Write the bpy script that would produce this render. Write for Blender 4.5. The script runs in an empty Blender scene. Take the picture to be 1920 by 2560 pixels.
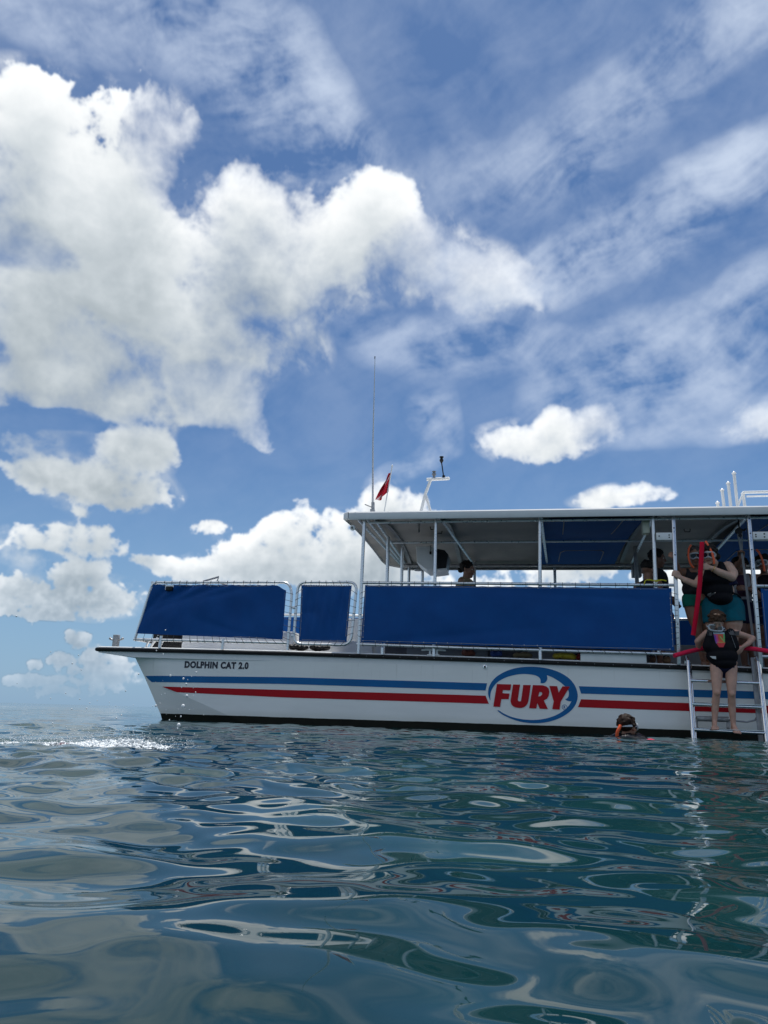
import bpy, bmesh, math, random
import numpy as np
from mathutils import Vector, Matrix, Euler

# ------------------------------------------------------------------ camera, sky, sun, exposure
S = bpy.context.scene
C = S.collection
R = math.radians
CAM_H, PITCH, ROLL = 0.20, 14.7, 1.72
cam_data = bpy.data.cameras.new('camera')
cam = bpy.data.objects.new('camera', cam_data); C.objects.link(cam)
cam_data.sensor_fit = 'VERTICAL'; cam_data.sensor_height = 36.0
cam_data.lens = 36.0*1923/2560
cam_data.clip_start = 0.02; cam_data.clip_end = 30000
cam.location = (0, 0, CAM_H)
cam.rotation_euler = (Matrix.Rotation(R(90+PITCH), 3, 'X') @ Matrix.Rotation(R(ROLL), 3, 'Z')).to_euler()
S.camera = cam
S.view_settings.view_transform = 'Standard'; S.view_settings.look = 'None'
S.view_settings.gamma = 1.0; S.view_settings.use_curve_mapping = False
S.view_settings.exposure = 0.10
S.render.engine = 'CYCLES'
S.cycles.max_bounces = 8; S.cycles.diffuse_bounces = 4; S.cycles.glossy_bounces = 5
S.cycles.sample_clamp_indirect = 6.0
S.cycles.use_denoising = True

SUN_EL, SUN_AZ = 78.0, 20.0                       # nearly overhead, a little beyond the boat
sun_dir = Vector((math.cos(R(SUN_EL))*math.sin(R(SUN_AZ)), math.cos(R(SUN_EL))*math.cos(R(SUN_AZ)), math.sin(R(SUN_EL))))
ld = bpy.data.lights.new('sun', 'SUN'); ld.energy = 3.6; ld.angle = R(0.5); ld.color = (1.0, 0.96, 0.90)
sun = bpy.data.objects.new('sun', ld); C.objects.link(sun)
sun.rotation_euler = sun_dir.to_track_quat('Z', 'Y').to_euler()


class NT:
    """Small wrapper to write node graphs as expressions."""
    def __init__(s, tree): s.t = tree; s.n = tree.nodes; s.l = tree.links
    def put(s, sock, v):
        if isinstance(v, bpy.types.NodeSocket): s.l.new(v, sock)
        elif v is not None: sock.default_value = v
    def node(s, kind, **kw):
        n = s.n.new(kind)
        for k, v in kw.items(): setattr(n, k, v)
        return n
    def m(s, op, a, b=None, c=None, clamp=False):
        n = s.node('ShaderNodeMath', operation=op, use_clamp=clamp)
        s.put(n.inputs[0], a)
        if b is not None: s.put(n.inputs[1], b)
        if c is not None: s.put(n.inputs[2], c)
        return n.outputs[0]
    def v(s, op, a, b=None, scale=None):
        n = s.node('ShaderNodeVectorMath', operation=op)
        s.put(n.inputs[0], a)
        if b is not None: s.put(n.inputs[1], b)
        if scale is not None: s.put(n.inputs['Scale'], scale)
        return n.outputs['Value'] if op in ('LENGTH', 'DOT_PRODUCT', 'DISTANCE') else n.outputs[0]
    def rng(s, x, a, b, c=0.0, d=1.0, smooth=True):
        n = s.node('ShaderNodeMapRange', interpolation_type='SMOOTHSTEP' if smooth else 'LINEAR')
        s.put(n.inputs['Value'], x); s.put(n.inputs['From Min'], a); s.put(n.inputs['From Max'], b)
        s.put(n.inputs['To Min'], c); s.put(n.inputs['To Max'], d)
        return n.outputs['Result']
    def mixc(s, f, a, b, mode='MIX'):
        n = s.node('ShaderNodeMix', data_type='RGBA', blend_type=mode)
        s.put(n.inputs[0], f); s.put(n.inputs[6], a); s.put(n.inputs[7], b)
        return n.outputs[2]
    def noise(s, vec, scale, detail=4.0, rough=0.5, lac=2.0, dist=0.0):
        n = s.node('ShaderNodeTexNoise')
        s.put(n.inputs['Vector'], vec); n.inputs['Scale'].default_value = scale
        n.inputs['Detail'].default_value = detail; n.inputs['Roughness'].default_value = rough
        n.inputs['Lacunarity'].default_value = lac; n.inputs['Distortion'].default_value = dist
        return n.outputs[0]
    def mapping(s, vec, loc=(0,0,0), rot=(0,0,0), scale=(1,1,1), kind='POINT'):
        n = s.node('ShaderNodeMapping', vector_type=kind)
        s.put(n.inputs['Vector'], vec)
        n.inputs['Location'].default_value = loc; n.inputs['Rotation'].default_value = rot; n.inputs['Scale'].default_value = scale
        return n.outputs[0]


def sky_dir(az, el):
    a, e = R(az), R(el)
    return np.array([math.cos(e)*math.sin(a), math.cos(e)*math.cos(a), math.sin(e)])

# cloud masses of the sky: azimuth, elevation, half width, half height (degrees), tilt, weight
CUMULUS = [
    (-28.8, 38.0, 4.0, 2.4, 0, 1),
    (-29.5, 35.2, 4.8, 3.4, 0, 1),
    (-23.7, 36.8, 3.7, 3.5, 0, 1),
    (-20.4, 38.1, 2.3, 3.0, 20, 0.5),
    (-18.4, 39.6, 1.0, 1.2, 30, 0.3),
    (-24.9, 33.3, 6.5, 3.1, 0, 1),
    (-28.3, 30.7, 4.6, 2.0, 0, 0.9),
    (-18.7, 32.0, 6.9, 3.3, 0, 1),
    (-10.9, 35.5, 4.7, 2.8, 0, 1),
    (-8.0, 33.4, 8.0, 4.0, 0, 1),
    (-2.0, 36.2, 3.5, 2.4, 0, 0.9),
    (0.9, 33.8, 5.5, 2.6, -10, 0.9),
    (6.0, 32.0, 4.9, 2.2, -15, 0.5),
    (-20.0, 28.0, 8.2, 4.0, 0, 1),
    (-26.5, 25.5, 5.4, 3.6, 0, 1),
    (-11.6, 30.2, 6.7, 2.8, 0, 1),
    (-23.2, 22.4, 8.2, 3.3, 0, 1),
    (-15.0, 25.0, 5.7, 2.3, 0, 0.9),
    (-13.4, 22.5, 3.9, 1.6, -20, 0.7),
    (-10.0, 20.4, 1.8, 1.0, -30, 0.4),
    (-6.9, 26.3, 1.7, 1.3, 0, 0.4),
    (-19.0, 18.0, 2.8, 1.9, 0, 1),
    (-17.8, 18.7, 1.6, 1.3, 0, 0.8),
    (-22.2, 15.3, 5.4, 1.6, 0, 0.9),
    (-25.9, 15.7, 2.3, 1.6, 0, 0.9),
    (-20.2, 14.6, 3.4, 1.2, 0, 0.8),
    (-27.1, 17.4, 2.1, 1.1, 0, 0.4),
    (-23.2, 11.0, 3.2, 1.6, 20, 0.4),
    (-21.4, 8.6, 1.8, 1.4, 0, 1),
    (-23.8, 6.5, 4.6, 1.4, 0, 0.9),
    (-19.4, 7.2, 2.3, 1.4, 0, 0.9),
    (-24.5, 5.5, 3.1, 0.7, 0, 0.7),
    (-13.2, 12.8, 1.3, 0.5, 0, 0.55),
    (-6.3, 12.6, 2.9, 2.2, 0, 1),
    (-2.9, 12.6, 3.1, 2.2, 0, 1),
    (-8.2, 10.6, 5.0, 1.7, 0, 1),
    (-13.6, 9.9, 2.9, 0.9, 0, 0.8),
    (-16.5, 10.3, 1.9, 0.6, 0, 0.6),
    (0.2, 15.6, 2.1, 1.7, 0, 1),
    (1.8, 15.3, 1.4, 1.0, 0, 0.9),
    (-2.3, 10.4, 7.2, 2.1, 0, 1),
    (1.5, 12.9, 4.1, 2.1, 0, 0.8),
    (13.9, 10.0, 3.2, 1.1, 0, 0.8),
    (24.1, 9.6, 4.6, 1.3, 0, 0.9),
    (8.8, 8.2, 4.0, 2.0, 0, 0.6),
    (13.5, 21.1, 1.8, 1.5, 0, 0.9),
    (10.0, 20.1, 2.5, 1.3, 0, 0.8),
    (12.3, 19.5, 3.6, 1.3, 0, 0.7),
    (16.3, 20.8, 2.1, 1.6, 0, 0.7),
    (17.4, 15.2, 1.9, 0.5, 0, 0.4),
    (19.6, 15.2, 1.5, 0.5, 0, 0.4),
    (27.4, 20.1, 1.9, 1.2, 10, 0.5),
    (-21.0, 4.1, 0.8, 0.8, 0, 1.1),
    (-19.6, 2.7, 1.0, 0.9, 0, 1.1),
    (-18.6, 1.9, 1.3, 0.6, 0, 0.7),
    (-17.9, 2.6, 0.9, 0.7, 0, 1.1),
    (-22.0, 2.7, 0.9, 0.5, 0, 0.9),
    (-23.6, 2.5, 0.5, 0.4, 0, 1),
    (-24.0, 1.5, 1.0, 0.5, 0, 1.1),
    (-22.5, 1.4, 0.6, 0.3, 0, 0.9),
    (-25.1, 1.5, 0.5, 0.3, 0, 0.8),
    (-20.6, 2.2, 1.3, 0.7, 0, 0.6),
    (-19.0, 1.4, 2.7, 0.4, 0, 0.4),
    (-21.3, 0.7, 2.3, 0.3, 0, 0.3),
]
CIRRUS = [
    (-17.6, 44.5, 13.3, 2.7, -15, 0.75),
    (-27.8, 42.9, 6.8, 2.1, 0, 0.6),
    (-9.6, 41.9, 7.2, 3.5, -35, 0.95),
    (-5.4, 39.2, 6.8, 2.8, -30, 0.9),
    (-12.3, 43.7, 5.8, 3.1, -30, 0.7),
    (17.0, 40.0, 6.7, 3.3, 15, 0.6),
    (8.0, 38.2, 6.2, 2.6, 0, 0.3),
    (25.7, 34.6, 7.7, 2.8, 18, 1),
    (14.7, 32.4, 8.4, 3.0, 15, 1),
    (8.3, 31.6, 5.8, 2.5, -10, 1.1),
    (4.4, 32.9, 3.9, 1.9, -10, 0.8),
    (21.9, 24.7, 11.2, 4.7, 12, 0.95),
    (6.0, 27.2, 9.9, 2.6, -8, 0.7),
    (3.7, 21.8, 2.2, 3.2, 12, 1),
    (4.6, 20.1, 1.7, 2.0, 0, 0.8),
    (2.1, 18.0, 4.1, 0.9, 10, 0.9),
    (25.4, 43.7, 7.9, 3.1, 20, 0.7),
    (30.0, 43.7, 2.0, 1.6, 0, 0.9),
    (19.3, 19.9, 6.8, 1.9, 5, 0.6),
    (9.8, 29.9, 5.2, 1.6, 10, 0.7),
    (26.8, 20.3, 3.1, 1.8, 20, 0.8),
    (26.7, 28.3, 4.2, 1.8, 25, 0.7),
]
GAPS = [                                           # clear air between them
    (-24.3, 19.3, 4.4, 0.8, 0, 1),
    (-14.8, 19.4, 1.6, 1.3, 0, 0.7),
    (-25.2, 12.3, 3.7, 0.7, 0, 1),
    (-17.1, 12.1, 3.2, 1.6, 0, 1),
    (-23.3, 9.7, 1.7, 0.4, 0, 0.6),
    (-21.8, 4.8, 5.8, 0.4, 0, 1),
]
SOFT = [                                           # where the cumulus melts into veils
    (6.4, 32.4, 6.8, 3.7, -15, 1),
    (2.1, 31.7, 3.9, 2.5, 0, 0.6),
    (-19.0, 38.6, 3.2, 3.5, 20, 0.8),
    (-12.6, 21.9, 4.9, 2.3, -20, 0.8),
    (-10.0, 20.4, 2.7, 1.3, 0, 1),
    (-6.9, 26.3, 2.3, 2.0, 0, 1),
    (-23.2, 11.0, 4.7, 1.9, 15, 0.8),
    (17.6, 20.7, 2.8, 2.3, 0, 0.8),
    (18.0, 15.2, 3.8, 1.0, 0, 0.7),
    (27.4, 20.1, 3.0, 1.8, 0, 1),
    (-28.1, 29.6, 3.3, 1.7, 0, 0.6),
    (-27.1, 17.4, 2.8, 1.5, 0, 1),
]
rnd = random.Random(4)
for i in range(84):                                # the same sort of sky all round, unseen clouds added to brighten the hull
    az = rnd.uniform(56, 304); el = rnd.choice((4, 6, 9, 14, 20, 28, 38, 48)) + rnd.uniform(-2, 3)
    w = rnd.uniform(4, 9)*(0.5 + el/30)
    CUMULUS.append((az, el, w, w*rnd.uniform(.35, .6), rnd.uniform(-10, 10), rnd.uniform(.6, 1)))
for i in range(24):
    CIRRUS.append((rnd.uniform(50, 310), rnd.uniform(15, 60), rnd.uniform(8, 16), rnd.uniform(4, 8), rnd.uniform(-30, 30), rnd.uniform(.4, .8)))
CUMULUS += [(-62, 30, 12, 9, 0, 1), (60, 36, 10, 7, 0, .8), (-20, 68, 14, 7, 20, .6), (100, 70, 14, 9, 0, .7), (-110, 62, 14, 9, 0, .7)]

PERM = np.random.default_rng(5).permutation(256).astype(np.int32)
PERM = np.concatenate([PERM, PERM, PERM])
GRAD = np.array([[1,1,0],[-1,1,0],[1,-1,0],[-1,-1,0],[1,0,1],[-1,0,1],[1,0,-1],[-1,0,-1],[0,1,1],[0,-1,1],[0,1,-1],[0,-1,-1],[1,1,0],[-1,1,0],[0,-1,1],[0,-1,-1]], np.float32)
def pnoise(P, seed=0):
    """gradient noise, about -1..1, for points P (n, 3)"""
    fl = np.floor(P); i = fl.astype(np.int32) & 255; f = (P - fl).astype(np.float32)
    u = f*f*f*(f*(f*6-15)+10)
    s = (i[:, 0] + seed*37) & 255
    out = 0
    for dx in (0, 1):
        wx = u[:, 0] if dx else 1-u[:, 0]; hx = PERM[(s+dx) & 255]
        for dy in (0, 1):
            wy = wx*(u[:, 1] if dy else 1-u[:, 1]); hy = PERM[(hx+i[:, 1]+dy) & 255]
            for dz in (0, 1):
                w = wy*(u[:, 2] if dz else 1-u[:, 2]); g = GRAD[PERM[(hy+i[:, 2]+dz) & 255] & 15]
                out = out + w*(g[:, 0]*(f[:, 0]-dx) + g[:, 1]*(f[:, 1]-dy) + g[:, 2]*(f[:, 2]-dz))
    return out
def fbm(P, scale, octv, rough=0.5, seed=0, billow=False):
    P = (P*scale).astype(np.float32); a, t, out = 1.0, 0.0, 0
    for o in range(octv):
        n = pnoise(P + np.float32(o*7.31), seed+o)
        out = out + a*((1-2.2*np.abs(n)) if billow else n); t += a
        a *= rough; P = P*np.float32(2.03)
    return out/t

def blob_field(P, blobs, k):
    P = P/np.linalg.norm(P, axis=1, keepdims=True)
    acc = np.full(len(P), math.exp(-k*1.5), np.float32)
    for az, el, rx, ry, tilt, w in blobs:
        c = sky_dir(az, el); a = R(az)
        tx = np.array([math.cos(a), -math.sin(a), 0]); ty = np.cross(tx, c); ty = ty*(1 if ty[2] > 0 else -1)
        ct, st = math.cos(R(tilt)), math.sin(R(tilt))
        ex, ey = (tx*ct + ty*st)/R(rx), (ty*ct - tx*st)/R(ry)
        near = np.nonzero(P @ c.astype(np.float32) > math.cos(min(3.0, R(max(rx, ry))*1.9)))[0]
        Q = P[near] - c.astype(np.float32)
        d2 = (Q @ ex.astype(np.float32))**2 + (Q @ ey.astype(np.float32))**2
        acc[near] += np.exp(k*np.maximum(w*(1-d2), -1.5)) - math.exp(-k*1.5)
    return np.log(acc)/k

def cloud_map(az0, az1, el0, el1, w, h, octv):
    """RGBA of the clouds over a window of the sky: rows go up in elevation"""
    az = np.radians(np.linspace(az0, az1, w)); el = np.radians(np.linspace(el0, el1, h))
    A, E = np.meshgrid(az, el)
    P = np.stack([np.cos(E)*np.sin(A), np.cos(E)*np.cos(A), np.sin(E)], -1).reshape(-1, 3).astype(np.float32)
    el = np.degrees(E).ravel().astype(np.float32)
    w1 = np.stack([fbm(P, 6.0, 3, .5, s) for s in (1, 2, 3)], -1)
    Pw = P + 0.026*w1
    body = np.clip(np.clip(blob_field(Pw, CUMULUS, 5.0), -1.5, 1.0) - 1.1*np.clip(blob_field(Pw, GAPS, 4.0), 0, 1), -1.5, 1.0)
    # far clouds near the horizon are smaller in view, so their billows are finer
    far = np.clip((25 - el)/12, 0, 1); far2 = np.clip((11 - el)/4, 0, 1)
    n = fbm(P + 0.02*w1, 8.0, octv, .60, 11); n2 = fbm(P + 0.01*w1, 20.0, octv-1, .58, 17)
    bl = fbm(P + 0.015*w1, 10.0, octv-2, .55, 23, True); bl2 = fbm(P + 0.008*w1, 27.0, octv-2, .55, 29, True)
    n2 = n2*(1-far2) + fbm(P, 55.0, 5, .58, 19)*far2; bl2 = bl2*(1-far2) + fbm(P, 75.0, 4, .55, 33, True)*far2
    n = n*(1-far) + n2*far; bl = bl*(1-far) + bl2*far - 0.30
    low = fbm(P, 3.3, 3, .5, 37)
    edge = np.where(body > .55, .55 + .45*(body-.55), body)
    d = edge*1.30 - 0.12 + 2.3*n + 1.15*bl + 0.7*low
    T = np.clip(d, 0, None)
    fray = np.clip(1.25 + 3.6*fbm(P, 3.6, 2, .5, 31), .35, 3.2)      # some edges crisp, some wispy
    fray = fray + 4.5*np.clip(blob_field(P + .04*w1, SOFT, 4.0), 0, 1)
    fray = fray*(1-far) + np.minimum(fray, .8)*far
    alpha = 1 - np.exp(-(T/(0.30*fray))**1.3)
    # thin shreds drifting off the edges
    shred = np.clip(1 - np.abs(body*1.25 - 0.06)/0.85, 0, 1)*np.clip(0.06 + 2.6*fbm(P + .04*w1, 13.0, octv, .64, 71), 0, 1)
    alpha = np.maximum(alpha, 0.75*shred)
    # light from above: optical depth of what lies over each point
    T2 = (T*(.75 + .5*np.clip(body, 0, 1))).reshape(h, w); dpx = (el1-el0)/h; tau = np.zeros_like(T2); prev = 0
    for st in (0.2, 0.4, 0.75, 1.3, 2.2, 3.4, 5.2, 7.4):
        n_ = max(1, int(round(st/dpx))); sh = np.zeros_like(T2)
        if n_ < h: sh[:-n_] = T2[n_:]; sh[-n_:] = T2[-1:]
        tau += sh*(st-prev)*(0.9 if st < 1 else .34); prev = st
    farh = np.clip(1.0/(0.35 + el/24.0), 0.7, 1.7)
    for sft in (1, 2, 4, 7):                                   # light spreads sideways inside a cloud
        tau = 0.5*tau + 0.25*(np.roll(tau, sft, 1) + np.roll(tau, -sft, 1))
    tau = tau.ravel()*farh
    light = np.exp(-0.52*tau)
    core = np.clip(T/0.9, 0, 1)
    lum = 0.40 + 0.60*light - 0.10*core*(1-light) + 0.30*n + .16*bl + .10*low
    lum = np.clip(lum, 0.36, 1.0)
    sh_col = np.array([.84, .96, 1.05], np.float32); li_col = np.array([.985, 1, 1.01], np.float32)
    t = np.clip((lum-.4)/.5, 0, 1)[:, None]
    cum = lum[:, None]*(sh_col*(1-t) + li_col*t)
    # high thin veils: drawn out fibres and mottling
    ax = A.ravel()*np.cos(E.ravel()*.8); ex = E.ravel()
    Q = np.stack([ax, ex, np.zeros_like(ax)], -1).astype(np.float32) + 0.06*w1
    def streak(ang, sx, sy, sd):
        c, s = math.cos(R(ang)), math.sin(R(ang))
        q = np.stack([(Q[:, 0]*c + Q[:, 1]*s)*sx, (Q[:, 1]*c - Q[:, 0]*s)*sy, np.full_like(Q[:, 0], sd)], -1)
        return fbm(q, 1.0, octv, .62, 50+sd)
    stk = 0.75*streak(24, 4, 15, 1) + 0.45*streak(-32, 5, 12, 2) + .70*fbm(P + .02*w1, 7.0, octv, .62, 61) + .22*fbm(P, 28.0, 4, .6, 66)
    veil = np.clip(blob_field(P + 0.05*w1, CIRRUS, 4.0), 0, 1)
    ci = 0.80*(1 - np.exp(-1.45*veil*np.clip(0.42 + 1.5*stk, 0, 2)**1.15)) + 0.20*np.clip(0.45 + 1.5*stk, 0, 1)*np.clip((el-6)/25, 0, 1)
    ci = np.clip(ci, 0, .88)
    cir_col = np.array([.66, .74, .88], np.float32)
    a = alpha + ci*(1-alpha)
    cir_col = np.array([.62, .70, .84], np.float32)
    rgb = (cum*alpha[:, None] + cir_col*(ci*(1-alpha))[:, None])/np.maximum(a, 1e-4)[:, None]
    return np.concatenate([rgb, a[:, None]], -1).reshape(h, w, 4).astype(np.float32)


def sky_image(name, arr):
    h, w = arr.shape[:2]
    im = bpy.data.images.new(name, w, h, alpha=True, float_buffer=True)
    im.colorspace_settings.name = 'Non-Color'; im.alpha_mode = 'CHANNEL_PACKED'
    im.pixels.foreach_set(arr.ravel()); im.update(); im.pack()
    return im
WIN = (-62.0, 62.0, -1.0, 64.0)
im_front = sky_image('clouds_ahead', cloud_map(*WIN, 1500, 790, 8))
im_round = sky_image('clouds_all_round', cloud_map(-180.0, 180.0, -90.0, 90.0, 720, 360, 5))

world = bpy.data.worlds.new('World'); S.world = world; world.use_nodes = True
world.node_tree.nodes.clear()
g = NT(world.node_tree)
tc = g.node('ShaderNodeTexCoord'); D = g.v('NORMALIZE', tc.outputs['Generated'])
sep = g.node('ShaderNodeSeparateXYZ'); g.l.new(D, sep.inputs[0]); Z = sep.outputs[2]
sky = g.node('ShaderNodeTexSky', sky_type='NISHITA')
sky.sun_disc = False; sky.sun_elevation = R(SUN_EL); sky.sun_rotation = R(SUN_AZ)
sky.air_density = 1.0; sky.dust_density = 0.6; sky.ozone_density = 1.6
base = g.mixc(1.0, sky.outputs[0], (0.52, 0.70, 0.88, 1), 'MULTIPLY')
base = g.mixc(g.rng(Z, -0.02, 0.34, 0.75, 0.0), base, (2.6, 4.2, 6.2, 1))
az = g.m('MULTIPLY', g.m('ARCTAN2', sep.outputs[0], sep.outputs[1]), 180/math.pi)
el = g.m('MULTIPLY', g.m('ARCSINE', Z), 180/math.pi)
def lookup(im, a0, a1, e0, e1):
    c = g.node('ShaderNodeCombineXYZ')
    g.l.new(g.rng(az, a0, a1, smooth=False), c.inputs[0]); g.l.new(g.rng(el, e0, e1, smooth=False), c.inputs[1])
    n = g.node('ShaderNodeTexImage', image=im, interpolation='Cubic', extension='EXTEND')
    g.l.new(c.outputs[0], n.inputs[0]); return n.outputs[0], n.outputs[1]
c1, a1 = lookup(im_front, *WIN); c2, a2 = lookup(im_round, -180.0, 180.0, -90.0, 90.0)
ahead = g.m('MULTIPLY', g.rng(g.m('ABSOLUTE', az), 61, 58), g.rng(el, 63.5, 61))
cl = g.mixc(ahead, c2, c1); al = g.m('ADD', g.m('MULTIPLY', a1, ahead), g.m('MULTIPLY', a2, g.m('SUBTRACT', 1.0, ahead)))
cl = g.mixc(1.0, cl, (10.2, 10.3, 10.3, 1), 'MULTIPLY')
cl = g.mixc(g.rng(Z, 0.0, 0.24, 0.42, 0.0), cl, (2.6, 4.2, 6.2, 1))      # far clouds fade into the air
al = g.m('MULTIPLY', al, g.rng(Z, 0.0, 0.06, 0.25, 1.0))
col = g.mixc(al, base, cl)
bg = g.node('ShaderNodeBackground'); g.l.new(col, bg.inputs[0]); bg.inputs[1].default_value = 0.1
wo = g.node('ShaderNodeOutputWorld'); g.l.new(bg.outputs[0], wo.inputs[0])

# ------------------------------------------------------------------ materials and mesh helpers
def mat(name, col, rough=0.5, metal=0.0, spec=0.5, bump=None, var=0.0, vscale=8.0, coat=0.0, sheen=0.0):
    """Principled material with a little procedural variation (and optional bump = (scale, strength, detail))."""
    m = bpy.data.materials.new(name); m.use_nodes = True
    t = m.node_tree; t.nodes.clear(); g = NT(t)
    o = g.node('ShaderNodeOutputMaterial'); b = g.node('ShaderNodeBsdfPrincipled')
    g.l.new(b.outputs[0], o.inputs[0])
    tc = g.node('ShaderNodeTexCoord').outputs['Object']
    if var > 0:
        n = g.noise(tc, vscale, 6.0, 0.6)
        f = g.rng(n, 0.3, 0.7, 1-var, 1+var*0.6)
        vm = g.v('SCALE', tuple(col[:3]), scale=f)
        g.l.new(vm, b.inputs['Base Color'])
        g.l.new(g.rng(n, .3, .7, rough*0.85, min(1, rough*1.2)), b.inputs['Roughness'])
    else:
        b.inputs['Base Color'].default_value = (*col[:3], 1); b.inputs['Roughness'].default_value = rough
    b.inputs['Metallic'].default_value = metal
    b.inputs['Specular IOR Level'].default_value = spec
    if coat: b.inputs['Coat Weight'].default_value = coat; b.inputs['Coat Roughness'].default_value = 0.08
    if bump:
        bn = g.node('ShaderNodeBump'); bn.inputs['Strength'].default_value = bump[1]; bn.inputs['Distance'].default_value = 0.01
        g.l.new(g.noise(tc, bump[0], bump[2] if len(bump) > 2 else 4.0, .55), bn.inputs['Height'])
        g.l.new(bn.outputs[0], b.inputs['Normal'])
    return m


class MB:
    """Collects shapes, then links them as ONE mesh object."""
    def __init__(s): s.v = []; s.f = []; s.mi = []; s.k = 0
    def add(s, vs, fs):
        o = len(s.v); s.v += [tuple(map(float, p)) for p in vs]
        s.f += [tuple(i+o for i in f) for f in fs]; s.mi += [s.k]*len(fs)
        return s
    def box(s, a, b):
        (x0, y0, z0), (x1, y1, z1) = a, b
        return s.add([(x0,y0,z0),(x1,y0,z0),(x1,y1,z0),(x0,y1,z0),(x0,y0,z1),(x1,y0,z1),(x1,y1,z1),(x0,y1,z1)],
                     [(0,3,2,1),(4,5,6,7),(0,1,5,4),(1,2,6,5),(2,3,7,6),(3,0,4,7)])
    def tube(s, pts, r, n=10, closed=False, caps=True):
        P = [Vector(p) for p in pts]; N = len(P)
        rr = r if isinstance(r, (list, tuple)) else [r]*N
        vs, fs = [], []; prev = None
        for i, p in enumerate(P):
            if closed: t = P[(i+1) % N] - P[i-1]
            else: t = P[min(i+1, N-1)] - P[max(i-1, 0)]
            t.normalize()
            if prev is None:
                a = Vector((0, 0, 1)) if abs(t.z) < .9 else Vector((1, 0, 0))
                x = t.cross(a).normalized()
            else:
                x = (prev - t*prev.dot(t)).normalized()
            prev = x; y = t.cross(x)
            for k in range(n):
                q = 2*math.pi*k/n
                vs.append(p + (x*math.cos(q) + y*math.sin(q))*rr[i])
        for i in range(N if closed else N-1):
            j = (i+1) % N
            for k in range(n):
                k2 = (k+1) % n
                fs.append((i*n+k, i*n+k2, j*n+k2, j*n+k))
        if caps and not closed:
            fs.append(tuple(range(n-1, -1, -1))); fs.append(tuple((N-1)*n+k for k in range(n)))
        return s.add(vs, fs)
    def grid(s, rows, flip=False, close=False):
        h, w = len(rows), len(rows[0]); fs = []
        for i in range(h-1):
            for j in range(w if close else w-1):
                j2 = (j+1) % w
                q = (i*w+j, i*w+j2, (i+1)*w+j2, (i+1)*w+j)
                fs.append(q[::-1] if flip else q)
        return s.add([p for r in rows for p in r], fs)
    def lathe(s, prof, c=(0,0,0), axis=(0,0,1), n=16):
        a = Vector(axis).normalized(); b = Vector((1,0,0)) if abs(a.x) < .9 else Vector((0,1,0))
        x = a.cross(b).normalized(); y = a.cross(x); c = Vector(c)
        rows = [[c + a*h + (x*math.cos(2*math.pi*k/n) + y*math.sin(2*math.pi*k/n))*r for k in range(n)] for r, h in prof]
        return s.grid(rows, close=True)
    def ball(s, c, r, n=12, m=8):
        rx, ry, rz = r if isinstance(r, (list, tuple)) else (r, r, r)
        rows = []
        for i in range(m+1):
            p = math.pi*i/m; z = -math.cos(p); q = max(math.sin(p), 1e-3)
            rows.append([(c[0]+rx*q*math.cos(2*math.pi*k/n), c[1]+ry*q*math.sin(2*math.pi*k/n), c[2]+rz*z) for k in range(n)])
        return s.grid(rows, close=True)
    def prism(s, poly, d0, d1):
        """poly: outline in (x, z); extruded along y from d0 to d1"""
        n = len(poly)
        vs = [(x, d0, z) for x, z in poly] + [(x, d1, z) for x, z in poly]
        fs = [tuple(range(n)), tuple(range(2*n-1, n-1, -1))] + [(i, i+n, (i+1) % n+n, (i+1) % n) for i in range(n)]
        return s.add(vs, fs)
    def build(s, name, m, parent=None, smooth=True, angle=35, bevel=0.0, loc=None, thick=0.0):
        me = bpy.data.meshes.new(name); me.from_pydata(s.v, [], s.f)
        for x in (m if isinstance(m, (list, tuple)) else [m]): me.materials.append(x)
        me.polygons.foreach_set('material_index', s.mi)
        bm = bmesh.new(); bm.from_mesh(me)
        if thick == 0: bmesh.ops.recalc_face_normals(bm, faces=bm.faces)
        if bevel:
            ed = [e for e in bm.edges if len(e.link_faces) == 2 and e.calc_face_angle(0) > R(40)]
            bmesh.ops.bevel(bm, geom=ed, offset=bevel, segments=2, profile=.5, affect='EDGES')
        if thick:
            bmesh.ops.recalc_face_normals(bm, faces=bm.faces)
            bmesh.ops.solidify(bm, geom=bm.faces[:], thickness=thick)
        bm.to_mesh(me); bm.free()
        if smooth:
            me.shade_smooth()
            try: me.set_sharp_from_angle(angle=R(angle))
            except Exception: pass
        o = bpy.data.objects.new(name, me); C.objects.link(o)
        if parent: o.parent = parent
        if loc is not None: o.location = loc
        return o


def tag(o, label, cat, group=None, kind=None):
    o['label'] = label
    if cat: o['category'] = cat
    if group: o['group'] = group
    if kind: o['kind'] = kind
    return o


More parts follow.
